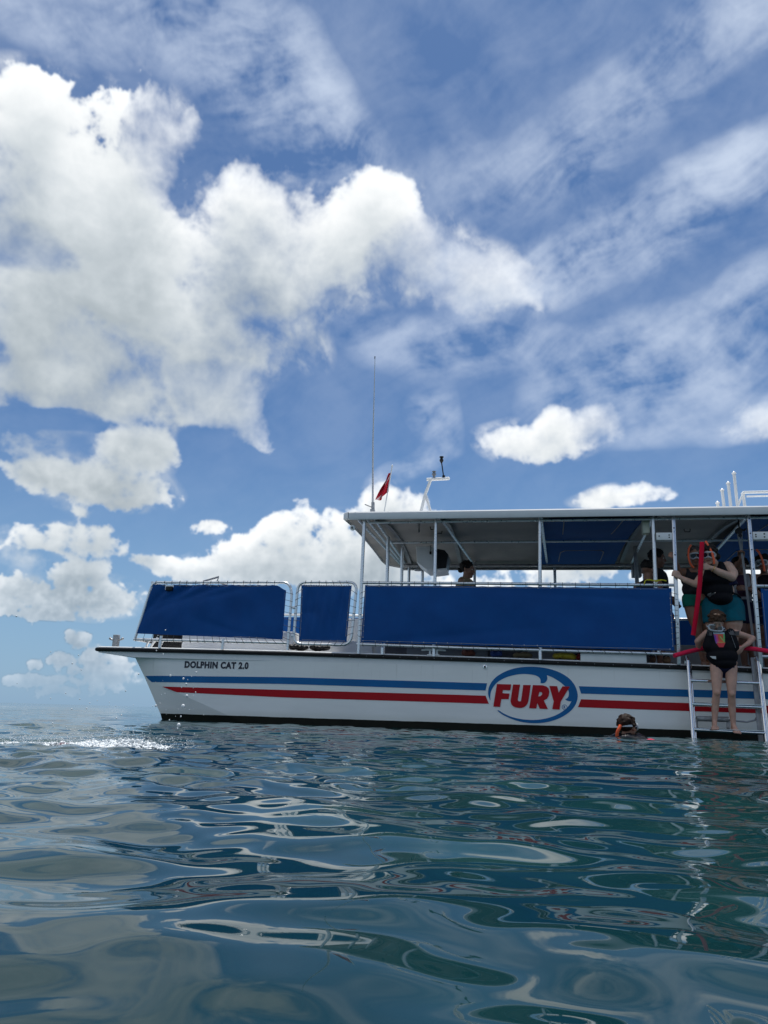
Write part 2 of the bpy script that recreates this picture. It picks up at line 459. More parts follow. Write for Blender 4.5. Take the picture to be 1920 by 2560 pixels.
# ------------------------------------------------------------------ sea
rng = np.random.default_rng(11)
def make_waves():
    W = []
    for i in range(130):
        lam = 0.075*(5.0/0.075)**((i+rng.random())/130)      # ripples of 7 cm to swell of 5 m
        th = R(262) + rng.normal(0, 0.62)
        sl = 0.0158*math.exp(-(math.log(lam/0.20)/0.85)**2) + (0.0060 if lam < 1.2 else 0.0022)
        W.append((lam, th, sl*lam/(2*math.pi)*1.30, rng.random()*2*math.pi))
    return W
WAVES = make_waves()
def sea_height(x, y, cell=None):
    h = np.zeros_like(x)
    # glassy patches and ruffled patches: the short ripples come and go
    ruf = 0.55 + 0.30*np.sin(x*1.3+y*.7+1) + 0.25*np.sin(.55*x-1.1*y+.5*np.sin(x)) ; ruf = np.clip(ruf, .12, 1.1)*np.clip((np.hypot(x, y)-.2)/1.6, .55, 1.25)
    for lam, th, a, ph in WAVES:
        k = 2*math.pi/lam
        p = k*(x*math.cos(th) + y*math.sin(th)) + ph
        p = p + 0.8*np.sin(0.37*k*(x*math.sin(th) - y*math.cos(th)) + ph*3)
        f = 1.0 if cell is None else np.clip(lam/(cell*3.0) - 0.6, 0, 1)
        h += a*f*np.sin(p)*(ruf if lam < .30 else 1)
    return h

def make_sea():
    fine = np.arange(-46, 46.001, 0.115); coarse = np.arange(49, 311.1, 3.1)
    ang = np.radians(np.concatenate([fine, coarse])); na = len(ang)
    r = [0.10]
    while r[-1] < 60: r.append(r[-1]*1.0068 + 0.0004)
    while r[-1] < 9000: r.append(r[-1]*1.12)
    r = np.array(r); nr = len(r)
    Rr, A = np.meshgrid(r, ang, indexing='ij')
    x, y = Rr*np.sin(A), Rr*np.cos(A)
    dr = np.gradient(r)[:, None]; da = np.full(na, R(.115)); da[len(fine):] = R(3.1)
    cell = np.maximum(dr, Rr*da[None, :])
    z = sea_height(x, y, cell)
    co = np.stack([x, y, z], -1).reshape(-1, 3)
    co = np.vstack([co, [[0, 0, float(sea_height(np.array([0.]), np.array([0.]))[0])]]])
    i, j = np.meshgrid(np.arange(nr-1), np.arange(na), indexing='ij'); j2 = (j+1) % na
    q = np.stack([i*na+j, (i+1)*na+j, (i+1)*na+j2, i*na+j2], -1).reshape(-1, 4)
    jj = np.arange(na); tri = np.stack([np.full(na, nr*na), jj, (jj+1) % na], -1)
    me = bpy.data.meshes.new('sea')
    nq, nt = len(q), len(tri)
    me.vertices.add(len(co)); me.vertices.foreach_set('co', co.ravel())
    me.loops.add(nq*4+nt*3); me.loops.foreach_set('vertex_index', np.concatenate([q.ravel()[:], tri.ravel()]))
    me.polygons.add(nq+nt)
    me.polygons.foreach_set('loop_start', np.concatenate([np.arange(nq)*4, nq*4+np.arange(nt)*3]))
    me.update(); me.validate(); me.shade_smooth()
    if me.polygons[0].normal.z < 0: me.flip_normals()
    o = bpy.data.objects.new('sea', me); C.objects.link(o)
    m = bpy.data.materials.new('sea_water'); m.use_nodes = True; m.node_tree.nodes.clear(); g = NT(m.node_tree)
    out = g.node('ShaderNodeOutputMaterial'); b = g.node('ShaderNodeBsdfPrincipled'); g.l.new(b.outputs[0], out.inputs[0])
    tc = g.node('ShaderNodeTexCoord').outputs['Object']
    # sea bed seen through the water: sand patches and dark grass beds
    n = g.noise(tc, 0.55, 5, .6); n2 = g.noise(tc, 0.16, 3, .5)
    c1 = g.mixc(g.rng(n, .40, .68), (.003, .025, .031, 1), (.012, .056, .056, 1))
    c2 = g.mixc(g.rng(n2, .45, .65), c1, (.005, .030, .024, 1))
    g.l.new(c2, b.inputs['Base Color'])
    b.inputs['Roughness'].default_value = 0.025; b.inputs['IOR'].default_value = 1.333
    # ripples too small or too far for the mesh
    d = g.v('LENGTH', tc)
    bn = g.node('ShaderNodeBump'); bn.inputs['Distance'].default_value = 0.02
    h = g.m('ADD', g.noise(g.mapping(tc, scale=(1, 1.3, 1)), 9.0, 3, .5), g.m('MULTIPLY', g.noise(tc, 2.1, 3, .5), 1.6))
    g.l.new(h, bn.inputs['Height']); g.l.new(g.rng(d, 4.0, 26.0, 0.0, 0.55), bn.inputs['Strength'])
    g.l.new(bn.outputs[0], b.inputs['Normal'])
    me.materials.append(m)
    tag(o, 'dark teal rippled sea water reflecting boat and sky', None, kind='structure')
    return o
sea = make_sea()

# ------------------------------------------------------------------ the boat (its own axes: x along it to the stern, y across it away from us, z up)
BOAT_LOC, BOAT_ROT = (-3.26236, 12.24189, 0.0), R(-9.9570)
def empty(name, loc=(0,0,0), rot=0.0, parent=None):
    o = bpy.data.objects.new(name, None); C.objects.link(o); o.empty_display_size = .2
    o.location = loc; o.rotation_euler = (0, 0, rot)
    if parent: o.parent = parent
    return o
def on_boat(u, v, w):
    c, s_ = math.cos(BOAT_ROT), math.sin(BOAT_ROT)
    return (BOAT_LOC[0] + u*c - v*s_, BOAT_LOC[1] + u*s_ + v*c, w)
boat = empty('tour_boat', BOAT_LOC, BOAT_ROT)
tag(boat, 'white tour boat with blue canvas sides, red and blue stripes, hard roof', 'boat')

HULL_W = (.80, .81, .80)
def hull_paint():
    m = bpy.data.materials.new('hull_gelcoat'); m.use_nodes = True; t = m.node_tree; t.nodes.clear(); g = NT(t)
    o = g.node('ShaderNodeOutputMaterial'); b = g.node('ShaderNodeBsdfPrincipled'); g.l.new(b.outputs[0], o.inputs[0])
    tc = g.node('ShaderNodeTexCoord').outputs['Object']
    sp = g.node('ShaderNodeSeparateXYZ'); g.l.new(tc, sp.inputs[0])
    n = g.noise(g.mapping(tc, scale=(.5, 1, 2.2)), 1.6, 6, .6)
    c = g.mixc(g.rng(n, .35, .75), (.85, .86, .83, 1), (.79, .80, .77, 1))
    # runs and grime below the rubbing strake, growth above the black boot top
    runs = g.noise(g.mapping(tc, scale=(6, 1, .35)), 4.0, 4, .6)
    c = g.mixc(g.m('MULTIPLY', g.rng(runs, .58, .75), g.rng(sp.outputs[2], .55, .95, 0, .35)), c, (.52, .52, .46, 1))
    edge = g.m('ADD', sp.outputs[2], g.m('MULTIPLY', g.m('SUBTRACT', g.noise(tc, 5.0, 5, .6), .5), .012))
    c = g.mixc(g.rng(sp.outputs[2], .22, .11, 0, .30), c, (.50, .53, .43, 1))
    boot = g.rng(edge, .1085, .1065)
    c = g.mixc(boot, c, g.mixc(g.noise(tc, 7.0, 5, .7), (.008, .008, .008, 1), (.02, .022, .014, 1)))
    g.l.new(c, b.inputs['Base Color'])
    g.l.new(g.m('MULTIPLY_ADD', boot, .35, .28), b.inputs['Roughness'])
    g.l.new(g.m('MULTIPLY_ADD', boot, -.40, .5), b.inputs['Specular IOR Level'])
    bn = g.node('ShaderNodeBump'); bn.inputs['Strength'].default_value = .10; bn.inputs['Distance'].default_value = .05
    g.l.new(g.noise(g.mapping(tc, scale=(1, 1, 1.6)), 1.7, 2, .5), bn.inputs['Height']); g.l.new(bn.outputs[0], b.inputs['Normal'])
    return m
M_HULL = hull_paint()
M_WHITE = mat('white_gelcoat', (.80, .81, .80), .35, var=.06, vscale=3)
M_DECK = mat('deck_paint', (.62, .63, .62), .6, var=.1, vscale=5)
M_RUB = mat('black_rubber', (.010, .010, .010), .5, spec=.25, var=.5, vscale=6, bump=(30, .2))
M_BLUEP = mat('blue_vinyl', (.003, .125, .340), .45, spec=.25, var=.08, vscale=2)
M_REDP = mat('red_vinyl', (.430, .001, .008), .45, spec=.25, var=.08, vscale=2)
M_INK = mat('dark_navy_vinyl', (.012, .012, .028), .4)
M_ALU = mat('brushed_aluminium', (.72, .73, .74), .30, metal=.85, var=.10, vscale=14)
M_STEEL = mat('polished_steel', (.80, .80, .80), .13, metal=1.0, var=.08, vscale=9)
M_DULL = mat('weathered_alloy', (.36, .37, .38), .5, metal=.6, var=.25, vscale=12)
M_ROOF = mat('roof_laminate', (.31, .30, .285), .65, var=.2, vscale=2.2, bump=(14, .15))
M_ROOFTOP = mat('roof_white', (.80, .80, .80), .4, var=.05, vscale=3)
M_CANVAS = None
M_CORD = mat('grey_cord', (.30, .31, .33), .8)
M_DARKCORD = mat('dark_cord', (.07, .07, .08), .8)
M_EYE = mat('eyelet_metal', (.7, .7, .7), .4, metal=.6)
M_BLACK = mat('black_plastic', (.009, .009, .010), .45, spec=.3, var=.3, vscale=10)
M_GREYP = mat('grey_plastic', (.22, .23, .24), .5, var=.1)

def canvas_mat():
    m = bpy.data.materials.new('blue_canvas'); m.use_nodes = True; t = m.node_tree; t.nodes.clear(); g = NT(t)
    o = g.node('ShaderNodeOutputMaterial'); b = g.node('ShaderNodeBsdfPrincipled'); g.l.new(b.outputs[0], o.inputs[0])
    tc = g.node('ShaderNodeTexCoord').outputs['Object']
    n = g.noise(tc, 1.8, 6, .65); n2 = g.noise(g.mapping(tc, scale=(12, 12, .8)), 3.0, 4, .6)
    c = g.mixc(g.rng(n, .3, .72), (.0012, .060, .235, 1), (.0018, .076, .285, 1))
    c = g.mixc(g.rng(n2, .60, .80, 0, .25), c, (.030, .075, .20, 1))
    g.l.new(c, b.inputs['Base Color']); b.inputs['Roughness'].default_value = .72
    b.inputs['Specular IOR Level'].default_value = .25
    b.inputs['Sheen Weight'].default_value = .15; b.inputs['Sheen Roughness'].default_value = .4
    b.inputs['Sheen Tint'].default_value = (.3, .5, 1, 1)
    w = g.node('ShaderNodeBump'); w.inputs['Strength'].default_value = .25; w.inputs['Distance'].default_value = .004
    g.l.new(g.noise(tc, 160, 2, .5), w.inputs['Height']); g.l.new(w.outputs[0], b.inputs['Normal'])
    return m
M_CANVAS = canvas_mat()

# --- hull form
def gun(u): return float(np.interp(u, [-1.27, 1.9, 4.69, 7.25, 8.69, 13], [1.115, 1.098, 1.056, 1.008, .975, .90]))
def flange(u): return float(np.interp(u, [-1.27, -.62, .3, 1.7, 13], [1.020, .950, .940, .938, .85]))
def stem_u(w): return -.690 + (.951-w)*.655
def chine_u(w): return float(np.interp(w, [-.25, -.05, .106, .27, .429, .514, .575, .62, .669], [1.95, 1.40, .99, .56, .130, -.155, -.352, -.425, -.492]))
def plate_v(u, w): return .05 + .13*max(0.0, 1-(u-stem_u(w))/.45)**1.6
STERN = 12.6
def hull_mesh(mirror=False):
    b = MB(); rows = []
    ss = np.concatenate([np.linspace(0, .08, 14)**1, np.linspace(.10, 1, 34)])
    for w in [-.25, -.12, 0, .05, .106, .16, .23, .32, .429, .514, .575, .62, .669, .75, .83, .90, None]:
        row = []
        for s_ in ss:
            if w is None:
                u = stem_u(.951) + s_*(STERN-stem_u(.951)); u = u + 0; row.append((u, plate_v(u, .951), flange(u)))
            else:
                u0 = max(stem_u(w), chine_u(w)) if w < .669 else stem_u(w)
                u = u0 + s_*(STERN-u0); row.append((u, plate_v(u, w), w))
        rows.append(row)
    b.grid(rows)
    ts = [.669, .62, .575, .514, .429, .35, .27, .19, .106, .03, -.05, -.15, -.25]
    cr = [(chine_u(w), plate_v(chine_u(w), w), w) for w in ts] + [(u, .05, -.25) for u in (3, 5, 8, STERN)]
    kp = [(-.505, .180, .669), (-.452, .18, .59), (-.38, .18, .46), (-.30, .18, .32), (-.235, .18, .21), (-.168, .18, .103), (-.115, .18, .03), (-.076, .18, -.015), (-.02, .19, -.10),
          (.08, .20, -.22), (.3, .22, -.32), (.6, .25, -.4), (1, .3, -.44), (1.5, .33, -.45), (3, .35, -.45), (5, .35, -.45), (8, .35, -.45)]
    kp = kp[:16] + [(STERN, .35, -.45)]
    b.grid([[tuple(a[i]*(1-f) + c_[i]*f for i in range(3)) for a, c_ in zip(cr, kp)] for f in (0, .25, .5, .75, 1)])
    # inner side of this hull and its transom
    inn = [[(u, (.18 if i < 6 else .20) + (.75 if u > .2 else .75*max(0, (u-us)/max(.2-us, .01)))*1.0, w) for i, (u, us, w) in enumerate(
          [(max(us_ + k*(STERN-us_)/13.0, us_), us_, w) for k in range(14)])] for us_, w in ((.05, -.45), (-.168, .103), (-.505, .669), (-.695, .96))]
    b.grid(inn)
    b.add([(STERN, .05, .9), (STERN, 1.06, .9), (STERN, 1.06, -.45), (STERN, .05, -.45)], [(0, 1, 2, 3)])
    if mirror: b.v = [(x, 4.0-y, z) for x, y, z in b.v]
    return b
hull = hull_mesh().build('hull', M_HULL, boat, angle=18)
hull_mesh(True).build('hull', M_HULL, boat, angle=18)

# deck slab with its flared edge
b = MB(); rows = []
us = [-1.27, -1.255, -1.2, -1.05, -.8, -.6, -.3, 0, .6, 1.2, 1.7, 3, 5, 7, 9, STERN]
for u in us:
    f = float(np.interp(u, [-1.27, -.4, 1.7, 13], [0, .0, .05, .05])); e = .10 if u < -1.262 else (.03 if u < -1.25 else 0)
    t_, k = gun(u), flange(u)
    rows.append([(u, f+e, k), (u, f+e-.0, t_-.012), (u, f+e+.012, t_), (u, 2, t_+.02), (u, 4-f-e-.012, t_), (u, 4-f-e, t_-.012), (u, 4-f-e, k), (u, 2, k)])
b.grid(rows, close=True)
n = len(rows[0]); b.f += [tuple(range(n))[::-1], tuple(range(len(b.v)-n, len(b.v)))]; b.mi += [0, 0]
b.build('deck', M_WHITE, boat, angle=30)
# rubbing strake round the edge
b = MB(); prof = [(-.0, -.018), (-.030, -.020), (-.048, -.032), (-.052, -.049), (-.048, -.066), (-.030, -.078), (0, -.080)]
path = [(float(u), float(np.interp(u, [-1.27, -.4, 1.7, 13], [0, .0, .05, .05])), 0) for u in np.concatenate([[-1.22], np.linspace(-1, STERN, 40)])]
rows = []
for i, (u, f, _) in enumerate(path): rows.append([(u, f+.002+dy, gun(u)+dz) for dy, dz in prof])
fr = [[(-1.22+ .002 - dy*0 + (dy)*math.sin(R(a))*1.0 - .05*math.sin(R(a)), .05 + dy*math.cos(R(a)) - .05*math.cos(R(a)) + .002, gun(-1.27)+dz) for dy, dz in prof] for a in (90, 70, 45, 20)]
far = [[(-1.27 + dy, y, gun(-1.27)+dz) for dy, dz in prof] for y in (3.95, .05)]
b.grid(far + fr + rows)
rub = b.build('rub_rail', M_RUB, boat, angle=40)
b = MB()
for u in np.arange(2.6, 9.4, .255): b.ball((u, float(np.interp(u, [-.4, 1.7], [0, .05]))-.051, gun(u)-.049), (.006, .003, .006), 8, 4)
o = b.build('bolt_heads', M_GREYP, rub); o['kind'] = 'stuff'

def strip(top, bot, left, right, name, m):
    rows = []
    for f in np.linspace(0, 1, 6):
        u0 = left[0] + (left[1]-left[0])*f if not callable(left) else left(f); u1 = right[0] + (right[1]-right[0])*f
        r_ = []
        for s_ in np.concatenate([np.linspace(0, .12, 12), np.linspace(.15, 1, 14)]):
            u = u0 + s_*(u1-u0)
            w = float(np.interp(u, *zip(*top)))*(1-f) + float(np.interp(u, *zip(*bot)))*f
            r_.append((u, plate_v(u, w)-.004, w))
        rows.append(r_)
    b = MB(); b.grid(rows); return b.build(name, m, hull, angle=60)
BT = [(-.44, .672), (1.9, .697), (4.68, .676), (7.25, .653), (8.69, .647), (12.5, .62)]
BB = [(-.39, .577), (1.9, .596), (4.68, .573), (7.25, .554), (8.69, .546), (12.5, .52)]
RT = [(-.165, .512), (1.9, .507), (4.68, .500), (7.24, .471), (8.69, .461), (12.5, .44)]
RB = [(.135, .431), (1.9, .396), (4.68, .387), (7.24, .362), (8.69, .357), (12.5, .33)]
strip(BT, BB, lambda f: chine_u(.668-.090*f)+.012, (4.901, 4.879), 'blue_stripe', M_BLUEP)
strip(RT, RB, lambda f: chine_u(.512-.081*f)+.010, (4.878, 4.926), 'red_stripe', M_REDP)
strip(BT, BB, (6.198, 6.226), (12.5, 12.5), 'blue_stripe', M_BLUEP)
strip(RT, RB, (6.223, 6.177), (12.5, 12.5), 'red_stripe', M_REDP)

def smooth_outline(P, sub=5, corner=50):
    P = [Vector(p) for p in P]; n = len(P); out = []
    def turn(i):
        a = P[i]-P[i-1]; c = P[(i+1) % n]-P[i]; return math.degrees(a.angle(c, 0))
    cor = [turn(i) > corner for i in range(n)]
    for i in range(n):
        p0, p1, p2, p3 = P[i-1], P[i], P[(i+1) % n], P[(i+2) % n]
        t1 = Vector((0, 0)) if cor[i] else (p2-p0)*.5
        t2 = Vector((0, 0)) if cor[(i+1) % n] else (p3-p1)*.5
        if cor[i]: t1 = (p2-p1)*.8
        if cor[(i+1) % n]: t2 = (p2-p1)*.8
        for k in range(sub):
            t = k/sub
            out.append(p1*(2*t**3-3*t*t+1) + t1*(t**3-2*t*t+t) + p2*(-2*t**3+3*t*t) + t2*(t**3-t*t))
    return [tuple(p) for p in out]
def decal(polys, name, m, parent, off, y=.05, smooth=None):
    b = MB()
    for p in polys:
        q = smooth_outline(p, *smooth) if smooth else p
        b.add([(x, y-off, z) for x, z in q], [tuple(range(len(q)))])
    o = b.build(name, m, parent, smooth=False)
    for f in o.data.polygons:
        pass
    return o
RING = [(4.943, 0.434), (4.918, 0.506), (4.916, 0.561), (4.93, 0.626), (4.968, 0.696), (5.034, 0.767), (5.129, 0.829), (5.241, 0.878), (5.363, 0.908), (5.493, 0.921), (5.623, 0.921), (5.742, 0.907), (5.861, 0.878), (5.97, 0.833), (6.059, 0.775), (6.12, 0.708), (6.159, 0.636), (6.177, 0.555), (6.172, 0.483), (6.142, 0.402), (6.081, 0.324), (5.998, 0.259), (5.897, 0.205), (5.779, 0.164), (5.652, 0.14), (5.534, 0.134), (5.424, 0.141), (5.315, 0.163), (5.205, 0.2), (5.113, 0.243), (5.054, 0.286), (5.051, 0.298), (5.068, 0.296), (5.141, 0.253), (5.233, 0.216), (5.343, 0.191), (5.462, 0.179), (5.58, 0.18), (5.698, 0.197), (5.808, 0.229), (5.908, 0.274), (5.991, 0.33), (6.052, 0.39), (6.09, 0.452), (6.067, 0.45), (6.031, 0.457), (6.003, 0.479), (6.028, 0.489), (6.049, 0.516), (6.057, 0.553), (6.053, 0.593), (6.027, 0.633), (5.974, 0.687), (5.912, 0.733), (5.84, 0.775), (5.758, 0.807), (5.76, 0.755), (5.738, 0.713), (5.705, 0.693), (5.664, 0.693), (5.665, 0.735), (5.652, 0.766), (5.62, 0.791), (5.574, 0.806), (5.501, 0.815), (5.417, 0.817), (5.324, 0.806), (5.221, 0.78), (5.128, 0.741), (5.052, 0.693), (4.996, 0.632), (4.96, 0.567), (4.946, 0.498), (4.946, 0.443)]
LF = [(5.043, 0.667), (5.248, 0.666), (5.234, 0.583), (5.128, 0.583), (5.121, 0.539), (5.223, 0.537), (5.208, 0.457), (5.104, 0.456), (5.085, 0.346), (4.989, 0.348)]
LU = [(5.274, 0.666), (5.373, 0.666), (5.34, 0.462), (5.341, 0.442), (5.354, 0.431), (5.372, 0.434), (5.385, 0.45), (5.419, 0.662), (5.525, 0.663), (5.489, 0.448), (5.47, 0.397), (5.437, 0.36), (5.391, 0.341), (5.345, 0.34), (5.29, 0.35), (5.252, 0.378), (5.236, 0.423), (5.24, 0.469)]
LR = [(5.555, 0.663), (5.691, 0.664), (5.745, 0.649), (5.777, 0.618), (5.785, 0.573), (5.774, 0.518), (5.75, 0.477), (5.704, 0.453), (5.758, 0.336), (5.645, 0.336), (5.612, 0.415), (5.597, 0.338), (5.496, 0.339)]
LRH = [(5.645, 0.57), (5.628, 0.507), (5.655, 0.51), (5.679, 0.53), (5.684, 0.552), (5.675, 0.568)]
LY = [(5.787, 0.657), (5.896, 0.656), (5.917, 0.567), (5.969, 0.655), (6.073, 0.654), (5.94, 0.441), (5.921, 0.331), (5.82, 0.335), (5.842, 0.443)]
decal([RING], 'logo_swoosh', M_BLUEP, hull, .004, smooth=(5, 62))
decal([LF], 'logo_letter', M_REDP, hull, .008)
decal([LU], 'logo_letter', M_REDP, hull, .008, smooth=(3, 48))
# the R with its counter, cut open along a seam
outR = LR[:5]; hole = LRH[::-1]
i0 = 3
polyR = LR[:i0+1] + [LRH[4]] + [LRH[(4+k) % 6] for k in range(1, 7)] + [LR[i0]] + LR[i0+1:]
decal([polyR], 'logo_letter', M_REDP, hull, .008)
decal([LY], 'logo_letter', M_REDP, hull, .008)
b = MB(); n = 24
rows = [[(5.992+r_*math.cos(2*math.pi*k/n), .05-.0065, .366+r_*math.sin(2*math.pi*k/n)) for k in range(n)] for r_ in (.031, .037)]
b.grid(rows, close=True); b.build('registered_ring', M_BLUEP, hull, smooth=False)

def text_decal(body, name, m, parent, u, w, width, height, bold, y=.05, off=.005, shear=0.0):
    cu = bpy.data.curves.new(name, 'FONT'); cu.body = body; cu.size = 1; cu.offset = bold; cu.resolution_u = 5
    cu.space_character = 1.12
    tmp = bpy.data.objects.new(name, cu); C.objects.link(tmp)
    dg = bpy.context.evaluated_depsgraph_get(); dg.update()
    me = bpy.data.meshes.new_from_object(tmp.evaluated_get(dg)); bpy.data.objects.remove(tmp)
    co = np.empty(len(me.vertices)*3); me.vertices.foreach_get('co', co); co = co.reshape(-1, 3)
    lo, hi = co.min(0), co.max(0)
    x = (co[:, 0]-lo[0])/(hi[0]-lo[0]); z = (co[:, 1]-lo[1])/(hi[1]-lo[1])
    co2 = np.stack([u + x*width + shear*z, np.full_like(x, y-off), w + z*height], -1)
    me.vertices.foreach_set('co', co2.ravel()); me.materials.clear(); me.materials.append(m); me.update()
    o = bpy.data.objects.new(name, me); C.objects.link(o); o.parent = parent
    return o
text_decal('DOLPHIN CAT 2.0', 'name_lettering', M_INK, hull, .217, .803, 1.043, .106, .05)
text_decal('R', 'registered_letter', M_BLUEP, hull, 5.979, .347, .026, .038, .02, off=.0065)
# hull drain fitting
b = MB(); b.lathe([(.001, 0), (.030, 0), (.034, .006), (.030, .014), (.016, .016), (.015, .004), (.001, .003)], (4.871, .052, .908), (0, -1, 0), 18)
fit = b.build('drain_fitting', M_STEEL, hull)
b = MB(); b.lathe([(.001, 0), (.0145, 0)], (4.871, .044, .908), (0, -1, 0), 14); b.build('drain_hole', M_BLACK, fit)

# --- bollard at the bow, cleat amidships
b = MB(); b.box((-1.165, .26, gun(-1)-.01), (-1.075, .34, 1.325))
bol = b.build('bow_bollard', M_DULL, boat, bevel=.008)
b = MB(); b.tube([(-1.225, .30, 1.262), (-1.195, .30, 1.245), (-1.045, .30, 1.245), (-1.015, .30, 1.262)], [.018, .014, .014, .018], 10); b.ball((-1.228, .30, 1.264), .022); b.ball((-1.012, .30, 1.264), .022)
b.build('cross_pin', M_DULL, bol)
b = MB(); b.box((-1.28, .2, gun(-1.1)+.0), (-.98, .4, gun(-1.1)+.014)); b.build('base_plate', M_DULL, bol)
b = MB(); b.tube([(3.93, .075, 1.137), (4.0, .075, 1.145), (4.22, .075, 1.145), (4.29, .075, 1.137)], [.012, .016, .016, .012], 10)
for u in (4.06, 4.16): b.tube([(u, .075, gun(u)-.01), (u, .075, 1.145)], .017, 10)
b.box((4.02, .045, gun(4.1)-.006), (4.2, .105, gun(4.1)+.012)); b.lathe([(.02, 0), (.016, .02), (.01, .045), (.001, .05)], (4.11, .075, 1.155), (0, 0, 1), 10)
b.build('cleat', M_WHITE, boat)

# --- railings with laced canvas panels
def arc_path(corners, rad, closed=True, n=6):
    P = [Vector(p) for p in corners]; N = len(P); out = []
    for i in range(N):
        if not closed and i in (0, N-1): out.append(P[i]); continue
        a = (P[i-1]-P[i]).normalized(); c = (P[(i+1) % N]-P[i]).normalized()
        p0, p2 = P[i]+a*rad, P[i]+c*rad
        for k in range(n+1):
            t = k/n; out.append(p0*(1-t)**2 + P[i]*2*t*(1-t) + p2*t*t)
    return out
def canvas(TL, TR, BR, BL, name, y=-.014, wr=.006, seed=0, folds=(), cut=None):
    nx, nz = 60, 22; rows = []; rs = random.Random(seed)
    ph = [rs.uniform(0, 6.28) for _ in range(6)]
    for j in range(nz+1):
        t = j/nz; row = []
        for i in range(nx+1):
            s_ = i/nx
            top = (TL[0]+(TR[0]-TL[0])*s_, TL[1]+(TR[1]-TL[1])*s_); bot = (BL[0]+(BR[0]-BL[0])*s_, BL[1]+(BR[1]-BL[1])*s_)
            u, w = top[0]+(bot[0]-top[0])*t, top[1]+(bot[1]-top[1])*t
            e = 4*t*(1-t); es = min(1, 8*s_*(1-s_))
            # pulled in a little between the lacing points
            d = wr*(e*es*math.sin(s_*7+t*3+ph[0]) + .6*es*e*math.sin(s_*19-t*7+ph[1]) + .3*e*math.sin(s_*41+t*5+ph[2]))
            for (a0, b0, ang, amp, wid) in folds:
                q = (s_-a0)*math.cos(ang)*2.2 + (t-b0)*math.sin(ang); al_ = -(s_-a0)*math.sin(ang)*2.2 + (t-b0)*math.cos(ang)
                d += amp*math.exp(-(q/wid)**2)*math.exp(-(al_/.6)**2)
            if t < .04: w -= .006*abs(math.sin(s_*math.pi*20))
            if cut: w, u = cut(s_, t, u, w)
            row.append((u, y+d, w))
        rows.append(row)
    b = MB(); b.grid(rows)
    o = b.build(name, M_CANVAS, boat, thick=.004, angle=60)
    return o
def lacing(parent, edges, seed=0):
    """edges: list of ((u,w) canvas edge start, end, (u,w) rail start, end, n)"""
    b = MB(); e = MB(); rs = random.Random(seed); ln = MB()
    for ca, cb, ra, rb, n in edges:
        run = []
        for k in range(n+1):
            f = (k+.25+rs.uniform(-.1, .1))/(n+.5)
            c = Vector((ca[0]+(cb[0]-ca[0])*f, 0, ca[1]+(cb[1]-ca[1])*f)); r_ = Vector((ra[0]+(rb[0]-ra[0])*f, 0, ra[1]+(rb[1]-ra[1])*f))
            d = (c-r_); L = max(d.length, .001); d /= L
            inn = c + d*.018
            b.tube([(inn.x, -.012, inn.z), (c.x, -.018, c.z), (r_.x, -.031, r_.z), (r_.x-d.x*.026, -.012, r_.z-d.z*.026), (r_.x-d.x*.022, .016, r_.z-d.z*.022)], .0032, 5, caps=False)
            e.lathe([(.001, 0), (.008, 0), (.008, .003), (.001, .004)], (inn.x, -.010, inn.z), (0, -1, 0), 8)
            run.append((inn.x, -.014, inn.z + rs.uniform(-.003, .003)))
        ln.tube(run, .0032, 5)
    for o in (b.build('lacing_ties', M_DARKCORD, parent), ln.build('lacing_cord', M_CORD, parent), e.build('eyelets', M_EYE, parent)): o['kind'] = 'stuff'

# bow section
rail = empty('bow_railing', (0, 0, 0), 0, boat)
b = MB(); b.tube(arc_path([(-.64, 0, 1.225), (-.44, 0, 2.140), (1.83, 0, 2.145), (1.895, 0, 2.0), (1.878, 0, 1.10)], .10, closed=False), .021, 12); b.build('rail_tube', M_ALU, rail)
b = MB(); b.tube([(-.655, 0, 1.228), (.4, 0, 1.22), (1.87, 0, 1.205)], .022, 12); b.build('rail_tube', M_ALU, rail)
for u, u2 in ((-.2, -.205), (.836, .83)):
    b = MB(); b.tube([(u2, 0.0, gun(u)-.01), (u, 0.0, 1.29 if u < 0 else 1.25)], .026, 12); b.build('stanchion', M_ALU, rail)
b = MB(); b.tube([(-.50, .12, gun(-.5)), (-.44, .08, 1.22)], .018, 10); b.build('stanchion', M_ALU, rail)
b = MB(); b.tube([(-.64, .0, 1.23), (-.66, 2, 1.24), (-.64, 4, 1.23)], .022, 10); b.tube([(-.45, .0, 2.14), (-.47, 2, 2.14), (-.45, 4, 2.14)], .024, 10); b.build('rail_tube', M_ALU, rail)
def cut1(s_, t, u, w):
    if s_ > .93: w -= max(0, (s_-.93)/.07)*.085*max(0, 1-t*4)
    return w, u
c1_ = canvas((-.415, 2.110), (1.805, 2.100), (1.795, 1.258), (-.625, 1.320), 'canvas_panel', wr=.013, seed=1,
             folds=((.10, .12, .5, .035, .05), (.24, .10, .9, .042, .06), (.36, .18, 1.1, .030, .05), (.55, .16, 1.25, .018, .05), (.62, .85, 1.9, .012, .06), (.16, .35, .75, .016, .05)), cut=cut1)
lacing(c1_, [((-.40, 2.108), (1.65, 2.100), (-.40, 2.14), (1.65, 2.144), 15), ((-.62, 1.318), (1.79, 1.258), (-.64, 1.226), (1.85, 1.207), 19), ((1.80, 2.0), (1.795, 1.27), (1.892, 1.98), (1.88, 1.24), 7)], 1)
